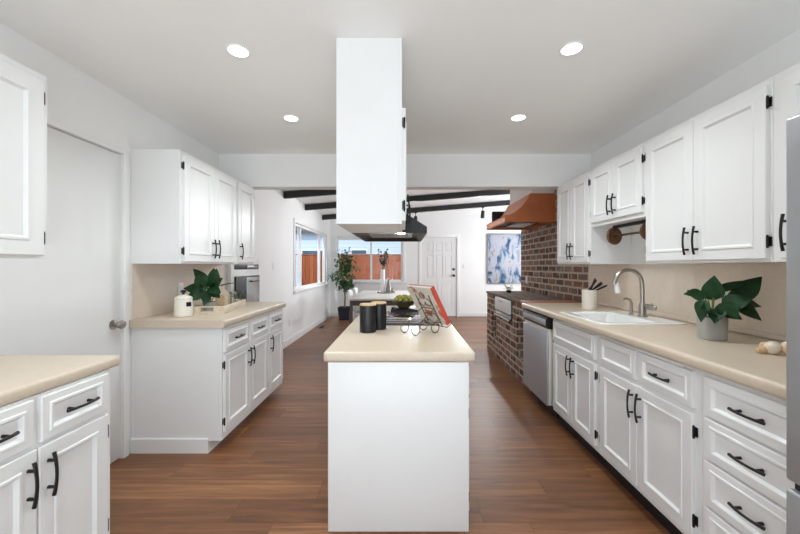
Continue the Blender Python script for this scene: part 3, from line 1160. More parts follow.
# underside rim, hollow inside
r1 = [(1.275, HY0), (1.275, HY1), (wall, HY1), (wall, HY0)]
r2 = [(1.30, HY0 + 0.025), (1.30, HY1 - 0.025), (wall - 0.025, HY1 - 0.025), (wall - 0.025, HY0 + 0.025)]
P1 = [t.verts.new((p[0], p[1], 1.855)) for p in r1]
P2 = [t.verts.new((p[0], p[1], 1.855)) for p in r2]
for k in range(4):
    t.faces.new([P1[k], P1[(k + 1) % 4], P2[(k + 1) % 4], P2[k]])
b.merge(t)
obj('canopy', b, M['copper'], ch)
b = MB()
b.tube([(1.275, HY0 - 0.003, 1.93), (1.275, HY1 + 0.003, 1.93)], 0.007, 8)
b.tube([(1.275, HY0 - 0.003, 1.86), (1.275, HY1 + 0.003, 1.86)], 0.006, 8)
b.tube([(1.275, HY0 - 0.003, 1.86), (wall, HY0 - 0.003, 1.86)], 0.006, 8)
obj('rolled_edge', b, M['copper'], ch)
b = MB()
b.box(1.31, wall - 0.03, HY0 + 0.03, HY1 - 0.03, 1.90, 1.915)
obj('liner', b, M['dark'], ch)
b = MB()
b.box(1.50, 1.74, 4.70, 5.20, 1.872, 1.899, 0.004)
for k in range(6):
    b.tube([(1.50 + k * 0.045, 4.71, 1.868), (1.50 + k * 0.045, 5.19, 1.868)], 0.008, 8)
obj('grease_filter', b, M['duct'], ch)
b = MB()
zc = far_ceiling_z(1.625)
b.prism([(1.625, 2.222), (wall, 2.222), (wall, far_ceiling_z(wall) - 0.003), (1.625, zc - 0.003)], 'y', HY0 + 0.03, HY1 - 0.02)
obj('chimney', b, M['wall'], ch)
b = MB()
b.box(1.40, 1.66, 5.60, 5.68, 1.97, 2.16, 0.008)
b.box(1.66, XR - 0.001, 5.62, 5.66, 2.02, 2.10)
tag(obj('wall_speaker', b, M['dark']), 'small black box on the wall behind the copper hood', 'speaker')

# ================================================================== LIGHTS
for (x, y, lab) in ((-0.886, 1.90, 'recessed ceiling light at the left, nearer the camera'), (0.886, 1.88, 'recessed ceiling light at the right, nearer the camera'),
                    (-0.878, 2.765, 'recessed ceiling light at the left, nearer the opening'), (0.886, 2.755, 'recessed ceiling light at the right, nearer the opening'),
                    (-0.88, 0.2, 'recessed ceiling light added overhead at the left for fill, out of view'), (0.88, 0.2, 'recessed ceiling light added overhead at the right for fill, out of view')):  # this last pair is added out of view as extra fill
    dn = thing('ceiling_light', lab, 'ceiling light', (x, y, HC), 0, 'recessed ceiling lights')
    b = MB()
    b.lathe([(0.050, -0.0005), (0.060, -0.0005), (0.059, -0.004), (0.053, -0.005), (0.050, -0.004), (0.050, -0.0005)], 32)
    obj('trim_ring', b, M['trim'], dn)
    b = MB()
    b.lathe([(0, -0.0035), (0.0495, -0.0035), (0.0495, -0.0005), (0, -0.0005)], 32)
    obj('lens', b, M['lens'], dn)
    ld_ = bpy.data.lights.new('downlight', 'SPOT')
    ld_.energy = DOWNLIGHT_WATTS
    ld_.spot_size = R(152)
    ld_.spot_blend = 1.0
    ld_.shadow_soft_size = 0.05
    ld_.color = (0.90, 0.97, 1.0)
    lo_ = bpy.data.objects.new('downlight', ld_)
    COL.objects.link(lo_)
    lo_.parent = dn
    lo_.location = (0, 0, -0.06)

# ================================================================== ISLAND THINGS
for (x, y, lab) in ((-0.228, 2.25, 'black canister with bamboo lid on the island, the nearer one'), (-0.168, 2.355, 'black canister with bamboo lid on the island, the one behind')):
    c = thing('canister', lab, 'canister', (x, y, IT + 0.0005), 0, 'black canisters on the island')
    b = MB()
    b.lathe([(0, 0), (0.049, 0), (0.052, 0.003), (0.052, 0.166), (0.050, 0.168), (0, 0.168)], 36)
    obj('body', b, M['canister'], c)
    b = MB()
    b.lathe([(0, 0.1685), (0.052, 0.1685), (0.053, 0.170), (0.052, 0.177), (0.049, 0.179), (0, 0.179)], 36)
    obj('lid', b, M['wood_light'], c)

# cookbook stand: local x along the book, local -y the leaning side
SA = -55.2
bs = thing('cookbook_stand', 'scrolled wrought-iron cookbook stand on the island', 'book stand', (0.1985, 2.3025, IT), R(SA))
wr = 0.0028


def lean(x, h, off=0.0):
    """point at height h up the leaning back; off towards the camera side"""
    return (x, -0.5 * h - 0.866 * off, 0.05 + 0.866 * h - 0.5 * off)


def arc3(c, r, a0, a1, n, plane):
    out = []
    for i in range(n + 1):
        a = a0 + (a1 - a0) * i / n
        if plane == 'yz':
            out.append((c[0], c[1] + r * math.cos(a), c[2] + r * math.sin(a)))
        else:
            h = c[1] + r * math.sin(a)
            out.append(lean(c[0] + r * math.cos(a), h, c[2]))
    return out


b = MB()
for x in (-0.055, 0.075):
    b.tube([lean(x, -0.012, 0.006), lean(x, 0.22, 0.006)], wr, 7)
b.tube([lean(-0.10, -0.012, 0.006), lean(0.12, -0.012, 0.006)], wr, 7)
b.tube([lean(-0.055, 0.12, 0.006), lean(0.075, 0.12, 0.006)], wr, 7)
b.tube([lean(-0.10, -0.012, 0.006), lean(-0.10, -0.012, -0.035), lean(-0.10, 0.01, -0.040)], wr, 7)
b.tube([lean(0.12, -0.012, 0.006), lean(0.12, -0.012, -0.035), lean(0.12, 0.01, -0.040)], wr, 7)
obj('frame', b, M['iron'], bs)
b = MB()
# S scrolls and heart-shaped curls on the back
for s in (-1, 1):
    cx = 0.010 + s * 0.030
    b.tube([lean(0.010, 0.0, 0.008)] + arc3((cx, 0.055, 0.008), 0.030, -PI / 2, PI * 0.9 if s > 0 else -PI * 1.9, 18, 'lean'), wr * 0.9, 6)
    b.tube(arc3((cx, 0.165, 0.008), 0.028, PI / 2, -PI if s > 0 else PI * 2, 18, 'lean'), wr * 0.9, 6)
b.tube(arc3((0.010, 0.215, 0.008), 0.022, 0, 2 * PI, 20, 'lean'), wr * 0.9, 6)
obj('scrollwork', b, M['iron'], bs)
for x in (-0.045, 0.072):
    for (yf, side) in ((-0.205, -1), (-0.055, 1)):
        b = MB()
        r = 0.030
        c = (x, yf, r + wr)
        pts = arc3(c, r, PI * 0.25 if side < 0 else PI * 0.75, (-PI * 1.45) if side < 0 else PI * 2.45, 26, 'yz')
        # spiral closing in
        pts = [(p[0], c[1] + (p[1] - c[1]) * (1 - 0.0 * i), c[2] + (p[2] - c[2])) for i, p in enumerate(pts)]
        if side < 0:
            start = [lean(x, 0.12, 0.007), (x, -0.13, 0.105), (x, -0.165, 0.072)]
        else:
            start = [lean(x, 0.02, 0.007), (x, -0.062, 0.066)]
        b.tube(start + pts, wr, 7)
        obj('scroll_foot', b, M['iron'], bs)

bk = thing('cookbook', 'cookbook with food-photo cover and red edge leaning on the iron stand', 'book', (0.1985, 2.3025, IT), R(SA))


def slab(x0, x1, h0, h1, o0, o1):
    t = bmesh.new()
    v = [t.verts.new(lean(x, h, o)) for x in (x0, x1) for h in (h0, h1) for o in (o0, o1)]
    for f in ((0, 1, 3, 2), (4, 6, 7, 5), (0, 4, 5, 1), (2, 3, 7, 6), (0, 2, 6, 4), (1, 5, 7, 3)):
        t.faces.new([v[i] for i in f])
    return MB().merge(t)


obj('front_cover', slab(-0.125, 0.122, 0.0, 0.27, -0.001, 0.002), M['food'], bk)
obj('page_block', slab(-0.120, 0.1215, 0.003, 0.267, -0.024, -0.0011), M['paper'], bk)
obj('spine', slab(0.122, 0.127, 0.0, 0.27, -0.027, 0.002), M['cover_red'], bk)
obj('back_cover', slab(-0.125, 0.122, 0.0, 0.27, -0.027, -0.0241), M['cover_red'], bk)

# bowl with green balls
bw = thing('bowl', 'brown bowl of green balls on the far end of the island', 'bowl', (0.0, 3.45, IT + 0.0130))
b = MB()
b.lathe([(0, 0.0), (0.045, 0.0), (0.050, 0.006), (0.090, 0.030), (0.122, 0.068), (0.128, 0.072), (0.120, 0.072), (0.085, 0.038), (0.045, 0.014), (0, 0.012)], 36)
obj('shell', b, M['bowl'], bw)
random.seed(5)
spots = [(0, 0, 0.036)]
for (n_, r_, z_, a_) in ((6, 0.050, 0.050, 0.3), (9, 0.082, 0.078, 0.0), (4, 0.034, 0.082, 0.5), (6, 0.060, 0.100, 0.2), (1, 0.0, 0.108, 0)):
    for k in range(n_):
        a = a_ + k * 2 * PI / n_
        spots.append((r_ * math.cos(a), r_ * math.sin(a), z_))
first = None
for i, (x, y, z) in enumerate(spots):
    if first is None:
        mb = MB()
        mb.ball((0, 0, 0), 0.0215, sub=2)
        first = o = obj('green_ball', mb, M['fruit'])
        tag(o, 'rough olive-green ball heaped in the brown bowl', 'decorative ball', 'green balls in the bowl')
    else:
        o = first.copy()
        COL.objects.link(o)
    o.location = (x, 3.45 + y, IT + 0.013 + z)
sb_ = thing('reflection_slab', 'thin black slab under the brown bowl, standing in for its dark reflection', 'board', (0.012, 3.42, IT + 0.0005))  # dark slab added in place of the bowl's reflection in the cooktop glass
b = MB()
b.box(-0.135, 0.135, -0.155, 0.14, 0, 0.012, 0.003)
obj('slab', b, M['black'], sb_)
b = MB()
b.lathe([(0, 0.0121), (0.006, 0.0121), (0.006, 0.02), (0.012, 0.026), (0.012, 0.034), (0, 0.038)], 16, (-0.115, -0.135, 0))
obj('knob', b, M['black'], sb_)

# ================================================================== SINK, TAP, THINGS ON THE RIGHT COUNTER
sk = thing('sink', 'white drop-in kitchen sink in the right countertop', 'sink', (0, 0, CT))
b = MB()
X0, X1, Y0, Y1 = 1.262, 1.835, 2.28, 2.90
bx0, bx1, by0, by1 = 1.335, 1.655, 2.335, 2.845


def rrect(x0, x1, y0, y1, r, n=5):
    pts = []
    for (cx, cy, a0) in ((x1 - r, y1 - r, 0), (x0 + r, y1 - r, 90), (x0 + r, y0 + r, 180), (x1 - r, y0 + r, 270)):
        for k in range(n + 1):
            a = R(a0 + 90 * k / n)
            pts.append((cx + r * math.cos(a), cy + r * math.sin(a)))
    return pts


t = bmesh.new()
loops = [(rrect(X0, X1, Y0, Y1, 0.05), 0.0006), (rrect(X0, X1, Y0, Y1, 0.05), 0.007), (rrect(X0 + 0.007, X1 - 0.007, Y0 + 0.007, Y1 - 0.007, 0.044), 0.012),
         (rrect(bx0 - 0.012, bx1 + 0.012, by0 - 0.012, by1 + 0.012, 0.05), 0.010), (rrect(bx0, bx1, by0, by1, 0.045), -0.002),
         (rrect(bx0 + 0.012, bx1 - 0.012, by0 + 0.012, by1 - 0.012, 0.05), -0.15), (rrect(bx0 + 0.05, bx1 - 0.05, by0 + 0.05, by1 - 0.05, 0.04), -0.175)]
prev = None
for pts, z in loops:
    ring = [t.verts.new((p[0], p[1], z)) for p in pts]
    if prev:
        for k in range(len(ring)):
            j = (k + 1) % len(ring)
            t.faces.new([prev[k], prev[j], ring[j], ring[k]])
    prev = ring
t.faces.new(prev)
b.bm.free()
b.bm = t
bmesh.ops.recalc_face_normals(t, faces=list(t.faces))
obj('basin', b, M['white_gloss'], sk)
b = MB()
b.lathe([(0, -0.1745), (0.04, -0.1745), (0.042, -0.172), (0.02, -0.171), (0, -0.173)], 24, (1.495, 2.59, 0))
obj('drain', b, M['nickel'], sk)

fz = CT + 0.0115
fc = thing('faucet', 'brushed nickel gooseneck faucet with white spray head at the sink', 'faucet', (1.75, 2.61, fz))
b = MB()
b.lathe([(0, 0), (0.034, 0), (0.034, 0.008), (0.026, 0.012), (0.026, 0.075), (0.020, 0.095), (0.0, 0.095)], 24)
obj('base', b, M['nickel'], fc)
b = MB()
pts = [(0, 0, 0.09), (0, 0, 0.16), (-0.002, 0, 0.215)]
for k in range(1, 13):
    a = PI * k / 12 * 0.93
    pts.append((-0.103 + 0.101 * math.cos(a), -0.0, 0.235 + 0.105 * math.sin(a)))
b.tube(pts, [0.0155] * 3 + [0.0145] * 12, 14)
obj('gooseneck', b, M['nickel'], fc)
b = MB()
e = pts[-1]
b.tube([(e[0] - 0.001, 0, e[2] + 0.004), (e[0] - 0.004, 0, e[2] - 0.022)], [0.0165, 0.0185], 14)
obj('collar', b, M['nickel'], fc)
b = MB()
b.tube([(e[0] + 0.006, 0, e[2] - 0.010), (e[0] + 0.022, 0, e[2] - 0.085)], [0.0155, 0.0205], 14)
obj('spray_head', b, M['white_plastic'], fc)
b = MB()
b.tube([(0.015, -0.012, 0.075), (0.035, -0.045, 0.070), (0.050, -0.070, 0.066)], [0.019, 0.021, 0.016], 12)
b.tube([(0.035, -0.045, 0.075), (0.010, -0.085, 0.10)], [0.007, 0.005], 8)
obj('handle', b, M['nickel'], fc)
sd = thing('soap_dispenser', 'small nickel soap dispenser beside the faucet', 'soap dispenser', (1.725, 2.70, fz))
b = MB()
b.lathe([(0, 0), (0.022, 0), (0.022, 0.005), (0.012, 0.010), (0.012, 0.05), (0, 0.05)], 18)
obj('base', b, M['nickel'], sd)
b = MB()
b.tube([(0, 0, 0.048), (0, 0, 0.085), (-0.012, 0, 0.112), (-0.04, -0.0, 0.122), (-0.058, 0, 0.114)], [0.011, 0.011, 0.010, 0.008, 0.006], 10)
obj('spout', b, M['nickel'], sd)

# utensil crock with knives
kx, ky = 1.652, 3.17
cr = thing('utensil_holder', 'white utensil crock holding knives beside the sink', 'crock', (kx, ky, CT + 0.0005))
b = MB()
b.lathe([(0, 0), (0.058, 0), (0.061, 0.003), (0.061, 0.166), (0.059, 0.168), (0.056, 0.166), (0.056, 0.008), (0, 0.008)], 36)
obj('shell', b, M['cream'], cr)
kl = [('standing most upright in the white crock', -0.006, -0.030, 0.045, 0.115), ('second from the left in the white crock', 0.006, 0.028, 0.075, 0.095), ('in the middle of the white crock', 0.014, -0.010, 0.105, 0.090),
      ('second from the right in the white crock', 0.024, 0.014, 0.130, 0.078), ('leaning farthest right out of the white crock', 0.036, -0.024, 0.150, 0.066)]
for i, (lab, dx, dy, ex, ez) in enumerate(kl):
    k = thing('kitchen_knife', 'black-handled kitchen knife ' + lab, 'knife', (kx, ky, CT + 0.0005), 0, 'knives in the white crock')
    root_p = Vector((dx, dy, 0.160))
    d = Vector((ex, 0.0, ez)).normalized()
    bl = Vector((max(-0.045, dx - d.x * 0.06), dy, 0.160 - 0.10))
    mb = MB()
    mb.tube([bl, root_p], [0.002, 0.004], 6)
    obj('blade', mb, M['steel'], k)
    mb = MB()
    mb.tube([root_p + d * 0.001, root_p + d * 0.03, root_p + d * 0.095, root_p + d * 0.118], [0.0055, 0.0075, 0.009, 0.006], 8)
    obj('handle', mb, M['dark'], k)

# leafy plant in a concrete pot
pp = thing('potted_plant', 'dark leafy plant in a grey concrete pot on the right counter', 'plant', (1.607, 1.855, CT + 0.0005))
b = MB()
b.lathe([(0, 0), (0.058, 0), (0.061, 0.003), (0.063, 0.112), (0.062, 0.115), (0.057, 0.115), (0.056, 0.095), (0, 0.095)], 36)
obj('pot', b, M['concrete'], pp)
b = MB()
b.lathe([(0, 0.0955), (0.0555, 0.0955), (0.05, 0.100), (0, 0.104)], 24)
obj('soil', b, M['soil'], pp)
lv = MB()
st = MB()
# (dx, dy, z of leaf base), direction, length, width
random.seed(6)
L8 = [((-0.040, 0.00, 0.225), (-0.75, 0.10, 0.10), 0.100, 0.085), ((-0.075, -0.03, 0.205), (-0.35, -0.35, -0.85), 0.120, 0.070),
      ((-0.020, -0.03, 0.215), (-0.15, -0.20, 0.95), 0.130, 0.105), ((0.020, 0.02, 0.200), (0.15, 0.15, 0.95), 0.120, 0.110),
      ((0.030, 0.02, 0.240), (0.85, -0.10, 0.38), 0.200, 0.060), ((0.050, -0.03, 0.215), (0.90, -0.10, -0.18), 0.165, 0.115),
      ((0.125, 0.0, 0.205), (0.60, -0.20, 0.74), 0.170, 0.115), ((0.000, -0.05, 0.190), (0.10, -0.45, -0.35), 0.100, 0.115),
      ((0.03, 0.06, 0.200), (0.3, 0.9, 0.25), 0.13, 0.10), ((-0.02, 0.05, 0.190), (-0.1, 0.65, 0.6), 0.10, 0.10),
      ((0.02, -0.04, 0.170), (0.50, -0.40, 0.35), 0.130, 0.110), ((-0.03, -0.04, 0.150), (-0.65, -0.3, 0.15), 0.110, 0.095),
      ((0.085, -0.04, 0.185), (0.5, -0.4, -0.45), 0.12, 0.095), ((-0.02, -0.05, 0.175), (0.55, -0.3, -0.35), 0.115, 0.10), ((-0.02, -0.06, 0.16), (-0.45, -0.3, -0.55), 0.085, 0.08)]
for (p, d, L_, W_) in L8:
    lv.leaf(p, d, L_, W_ * 0.9, up=(-0.50 + random.uniform(-0.3, 0.3), -0.65, 0.55 + random.uniform(-0.2, 0.35)) if p[1] < 0.05 else (0, 0, 1), bend=0.10, fold=0.25, seg=7, shape=0.62)
    st.tube([(p[0] * 0.15, p[1] * 0.15, 0.100), (p[0] * 0.4, p[1] * 0.4, 0.15), p], 0.0035, 6)
obj('leaves', lv, M['leaf_dark'], pp, sharp=60)
obj('stems', st, M['stem'], pp)

# wooden bead garland
ga = thing('bead_garland', 'garland of cream and tan wooden beads at the end of the right counter', 'bead garland', (1.590, 1.50, CT + 0.0005))
BD = [(-0.044, 0.050, 0.012, 't'), (-0.030, 0.044, 0.016, 't'), (-0.002, 0.030, 0.028, 'w'), (0.030, -0.010, 0.026, 't'), (0.012, 0.075, 0.022, 't'),
      (0.070, 0.035, 0.027, 'w'), (0.048, -0.058, 0.027, 't'), (0.085, -0.020, 0.026, 't'), (0.060, 0.085, 0.020, 't')]
for (x, y, r, c) in BD:
    mb = MB()
    mb.ball((x, y, r), r, sub=3)
    o = obj('bead', mb, M['bead_white' if c == 'w' else 'bead_tan'], ga)
mb = MB()
mb.tube([(x, y, r) for (x, y, r, c) in BD], 0.0015, 5)
obj('string', mb, M['wood_light'], ga)

# brown double-disc fixture under the short cabinet
df = thing('disc_fixture', 'brown fixture of two round discs hung under the short wall cabinet', 'fixture', (1.70, 2.63, 1.624))
b = MB()
b.box(-0.018, 0.018, -0.24, 0.24, -0.022, -0.0005, 0.003)
obj('mounting_bar', b, M['black'], df)
for yy in (-0.21, 0.21):
    mb = MB()
    mt = Matrix.Translation((-0.02, yy, -0.085)) @ Matrix.Rotation(R(-78 if yy > 0 else -100), 4, 'Z') @ Matrix.Rotation(R(90), 4, 'Y')
    mb.lathe([(0, -0.012), (0.058, -0.012), (0.068, -0.006), (0.070, 0.004), (0.064, 0.010), (0.060, 0.004), (0, 0.002)], 32, (0, 0, 0), mt)
    dsc = obj('disc', mb, M['bronze'], df)
    mb = MB()
    mb.tube([(-0.02, yy, -0.02), (-0.02, yy, -0.05)], 0.006, 8)
    obj('hanger', mb, M['black'], dsc)
b = MB()
b.tube([(-0.02, -0.21, -0.085), (-0.02, 0.21, -0.085)], 0.009, 10)
obj('cross_bar', b, M['bronze'], df)

# ================================================================== THINGS ON THE LEFT COUNTER
LT = 0.9255
cc = thing('canister', 'cream ceramic canister with black lid knob on the left counter', 'canister', (-1.650, 2.66, LT))
b = MB()
b.lathe([(0, 0), (0.060, 0), (0.063, 0.004), (0.060, 0.124), (0.058, 0.128), (0, 0.128)], 40)
obj('body', b, M['cream'], cc)
b = MB()
b.lathe([(0.0, 0.1285), (0.060, 0.1285), (0.061, 0.134), (0.054, 0.144), (0.033, 0.156), (0.018, 0.161), (0, 0.161)], 40)
ld = obj('lid', b, M['cream'], cc)
b = MB()
b.lathe([(0, 0.1615), (0.010, 0.1615), (0.008, 0.173), (0.019, 0.181), (0.019, 0.190), (0.008, 0.196), (0, 0.196)], 24)
obj('knob', b, M['black'], ld)
b = MB()
t = bmesh.new()
ring = []
for k in range(5):
    a = R(-42 + 9 * k)
    ring.append([t.verts.new((0.0632 * math.cos(a), 0.0632 * math.sin(a), z)) for z in (0.075, 0.108)])
for k in range(4):
    t.faces.new([ring[k][0], ring[k + 1][0], ring[k + 1][1], ring[k][1]])
bmesh.ops.solidify(t, geom=list(t.faces), thickness=0.0015)
b.merge(t)
obj('label_plate', b, M['dark'], cc)


def outlet(name, loc, rot, label, cat, sw=False):
    root = thing(name, label, cat, loc)
    root.rotation_euler = rot
    mb = MB()
    mb.box(-0.036, 0.036, -0.006, -0.0005, -0.058, 0.058, 0.003)
    obj('cover_plate', mb, M['white_plastic'], root)
    if sw:
        mb = MB()
        mb.box(-0.014, 0.014, -0.010, -0.0062, -0.030, 0.030, 0.002)
        obj('rocker', mb, M['white_plastic'], root)
    else:
        for z in (-0.024, 0.024):
            mb = MB()
            mb.box(-0.016, 0.016, -0.0085, -0.0062, z - 0.015, z + 0.015, 0.002)
            obj('socket', mb, M['white_plastic'], root)
    return root


outlet('wall_outlet', (XL + 0.0125, 3.00, 1.10), (0, 0, R(90)), 'white outlet on the beige backsplash behind the cream canister', 'outlet')
outlet('light_switch', (XL + 0.0005, 5.15, 1.305), (0, 0, R(90)), 'white light switch on the left wall before the wide window', 'light switch', True)
outlet('light_switch', (1.54, YF - 0.0005, 1.30), (0, 0, 0), 'white light switch on the far wall beside the entry door', 'light switch', True)
outlet('wall_outlet', (XR - 0.0005, 5.56, 1.085), (0, 0, R(-90)), 'white outlet at the far edge of the brick wall', 'outlet')
outlet('wall_outlet', (XL + 0.0005, 5.9, 0.36), (0, 0, R(90)), 'white outlet low on the left wall near the floor', 'outlet')

TA = R(9)
tr = thing('serving_tray', 'whitewashed wooden tray with handle slots on the left counter', 'tray', (-1.572, 3.05, LT), TA)
b = MB()
tw, tl, th = 0.125, 0.30, 0.062
b.box(-tw, tw, -tl, tl, 0.0, 0.010)
b.box(-tw, -tw + 0.010, -tl, tl, 0.0105, th, 0.002)
b.box(tw - 0.010, tw, -tl, tl, 0.0105, th, 0.002)
obj('base', b, M['wood_tray'], tr)
for sy in (-1, 1):
    mb = MB()
    ya, yb = (-tl, -tl + 0.010) if sy < 0 else (tl - 0.010, tl)
    cells(mb, lambda u0, u1, v0, v1: mb.box(u0, u1, ya, yb, v0, v1), [-tw + 0.011, tw - 0.011], [0.0105, th], [(-0.045, 0.045, 0.030, 0.048)])
    obj('end_board', mb, M['wood_tray'], tr)
    mb = MB()
    yo = ya - 0.004 if sy < 0 else yb
    mb.box(-0.05, 0.05, yo, yo + 0.004, 0.0485, 0.054)
    mb.box(-0.05, 0.05, yo, yo + 0.004, 0.025, 0.0295)
    obj('handle_rim', mb, M['grey_metal'], tr)


def tray_pt(x, y, z=0.0106):
    c, s = math.cos(TA), math.sin(TA)
    return (-1.572 + c * x - s * y, 3.05 + s * x + c * y, LT + z)


p = tray_pt(-0.02, -0.19)
pl = thing('potted_plant', 'broad-leaved green plant in a small grey pot in the wooden tray', 'plant', p)
b = MB()
b.lathe([(0, 0), (0.046, 0), (0.052, 0.075), (0.047, 0.075), (0.045, 0.06), (0, 0.06)], 28)
obj('pot', b, M['concrete'], pl)
b = MB()
b.lathe([(0, 0.0605), (0.044, 0.0605), (0.04, 0.066), (0, 0.068)], 20)
obj('soil', b, M['soil'], pl)
lv, st = MB(), MB()
random.seed(14)
L9 = [((-0.01, -0.02, 0.16), (-0.25, -0.5, 0.55), 0.09, 0.12), ((0.03, -0.03, 0.17), (0.35, -0.5, 0.30), 0.10, 0.12), ((-0.02, 0, 0.19), (-0.62, -0.10, 0.80), 0.165, 0.11), ((0.02, 0.0, 0.18), (0.30, -0.1, 0.90), 0.150, 0.13), ((-0.03, -0.03, 0.16), (-0.90, -0.2, 0.05), 0.14, 0.11),
      ((0.02, -0.05, 0.17), (0.75, -0.4, -0.2), 0.13, 0.11), ((-0.02, -0.06, 0.17), (-0.2, -0.3, 0.75), 0.12, 0.13), ((0.0, -0.05, 0.15), (0.1, -0.3, -0.7), 0.10, 0.11),
      ((0.04, 0.04, 0.17), (0.75, 0.35, 0.25), 0.13, 0.10), ((-0.03, 0.05, 0.18), (-0.5, 0.7, 0.3), 0.13, 0.10), ((-0.02, -0.04, 0.15), (-0.75, -0.3, -0.30), 0.12, 0.10), ((0.01, 0.02, 0.20), (-0.05, 0.2, 0.9), 0.11, 0.10), ((0.03, -0.03, 0.15), (0.7, -0.25, -0.50), 0.10, 0.09), ((0.03, -0.04, 0.16), (0.55, -0.2, 0.45), 0.13, 0.11), ((-0.03, -0.05, 0.13), (-0.35, -0.4, -0.3), 0.09, 0.10)]
for (q, d, L_, W_) in L9:
    q = (q[0], q[1], q[2] * 1.14)
    lv.leaf(q, d, L_ * random.uniform(1.0, 1.2), W_ * random.uniform(0.62, 0.86), up=(0.30 + random.uniform(-0.4, 0.4), -0.75, 0.45 + random.uniform(-0.3, 0.4)) if q[1] < 0.04 else (0, 0, 1), bend=0.10, fold=0.22, seg=7, shape=0.7)
    st.tube([(q[0] * 0.1, q[1] * 0.1, 0.064), (q[0] * 0.5, q[1] * 0.5, 0.11), q], 0.003, 6)
obj('leaves', lv, M['leaf_dark'], pl, sharp=60)
obj('stems', st, M['stem'], pl)

# boards standing in the tray: rounded tops
for i, (x, y, w_, h_, mk, lab) in enumerate(((0.018, -0.07, 0.066, 0.125, 'wood_light', 'tan round-topped wooden board nearest the plant in the tray'), (0.028, -0.03, 0.076, 0.165, 'wood_tray', 'tall pale round-topped board in the wooden tray'), (0.036, 0.005, 0.066, 0.135, 'bead_tan', 'round-topped wooden board beside the glass jar in the tray'))):
    mb = MB()
    pts = [(-w_ / 2, 0), (w_ / 2, 0)]
    for k in range(13):
        a = PI * k / 12
        pts.append((w_ / 2 * math.cos(a), h_ - w_ / 2 + w_ / 2 * math.sin(a)))
    mb.prism(pts, 'y', -0.007, 0.007)
    o = obj('wooden_board', mb, M[mk], loc=tray_pt(x, y), rot=(R(-2), 0, R(30)))
    tag(o, lab, 'board', 'small boards in the tray')
p = tray_pt(0.066, 0.105)
jr = thing('glass_jar', 'clear glass jar with a steel lid in the wooden tray', 'jar', p)
b = MB()
b.lathe([(0, 0), (0.033, 0), (0.036, 0.004), (0.036, 0.085), (0.026, 0.105), (0.026, 0.115), (0.024, 0.115), (0.024, 0.104), (0.033, 0.083), (0.033, 0.006), (0, 0.004)], 28)
obj('body', b, M['jar'], jr)
b = MB()
b.lathe([(0, 0.1155), (0.028, 0.1155), (0.029, 0.118), (0.028, 0.136), (0, 0.138)], 24)
obj('lid', b, M['nickel'], jr)
p = tray_pt(0.055, 0.225)
sp_ = thing('potted_plant', 'small bushy bright green plant at the far end of the wooden tray', 'plant', p)
b = MB()
b.lathe([(0, 0), (0.030, 0), (0.036, 0.055), (0.032, 0.055), (0.03, 0.045), (0, 0.045)], 24)
obj('pot', b, M['cream'], sp_)
lv = MB()
random.seed(11)
for k in range(60):
    a = random.uniform(0, 2 * PI)
    e_ = random.uniform(0.0, 1.2)
    d = (math.cos(a) * math.cos(e_), math.sin(a) * math.cos(e_), math.sin(e_))
    r0 = random.uniform(0.015, 0.05)
    lv.leaf((d[0] * r0, d[1] * r0, 0.05 + d[2] * r0 * 1.6), (d[0], d[1], d[2] + 0.2), random.uniform(0.035, 0.06), 0.018, bend=0.4, seg=3)
obj('leaves', lv, M['leaf_mid'], sp_, sharp=60)

# little plant on the brick counter
lp = thing('potted_plant', 'tiny lime green plant on the far corner of the brick counter', 'plant', (1.56, 5.30, 0.9065))
b = MB()
b.lathe([(0, 0), (0.035, 0), (0.040, 0.030), (0.035, 0.030), (0.03, 0.02), (0, 0.02)], 20)
obj('pot', b, M['dark'], lp)
lv = MB()
random.seed(8)
for k in range(26):
    a = random.uniform(0, 2 * PI)
    d = Vector((math.cos(a), math.sin(a), random.uniform(0.1, 1.2))).normalized()
    r0 = random.uniform(0.02, 0.085)
    q = (d.x * r0, d.y * r0, 0.03 + d.z * r0 * 1.3)
    lv.leaf(q, d, random.uniform(0.035, 0.055), 0.034, bend=0.3, seg=4)
    lv.tube([(0, 0, 0.02), q], 0.0012, 4)
obj('leaves', lv, M['leaf_lime'], lp, sharp=60)

# ================================================================== FAR ROOM
tb = thing('dining_table', 'long greige dining table with dark apron in the far room', 'table', (-0.40, 6.95, 0))
b = MB()
b.box(-0.52, 0.52, -1.02, 1.02, 0.722, 0.752, 0.005)
obj('tabletop', b, M['table_top'], tb)
b = MB()
for (x0, x1, y0, y1) in ((-0.49, 0.49, -0.995, -0.97), (-0.49, 0.49, 0.97, 0.995), (-0.49, -0.465, -0.97, 0.97), (0.465, 0.49, -0.97, 0.97)):
    b.box(x0, x1, y0, y1, 0.635, 0.7215)
obj('apron', b, M['table_base'], tb)
for sx in (-1, 1):
    for sy in (-1, 1):
        mb = MB()
        mb.box(sx * 0.49 - sx * 0.03, sx * 0.49 + sx * 0.018, sy * 0.975, sy * 0.975 + sy * 0.034, 0.0005, 0.7215, 0.003)
        obj('leg', mb, M['table_base'], tb)

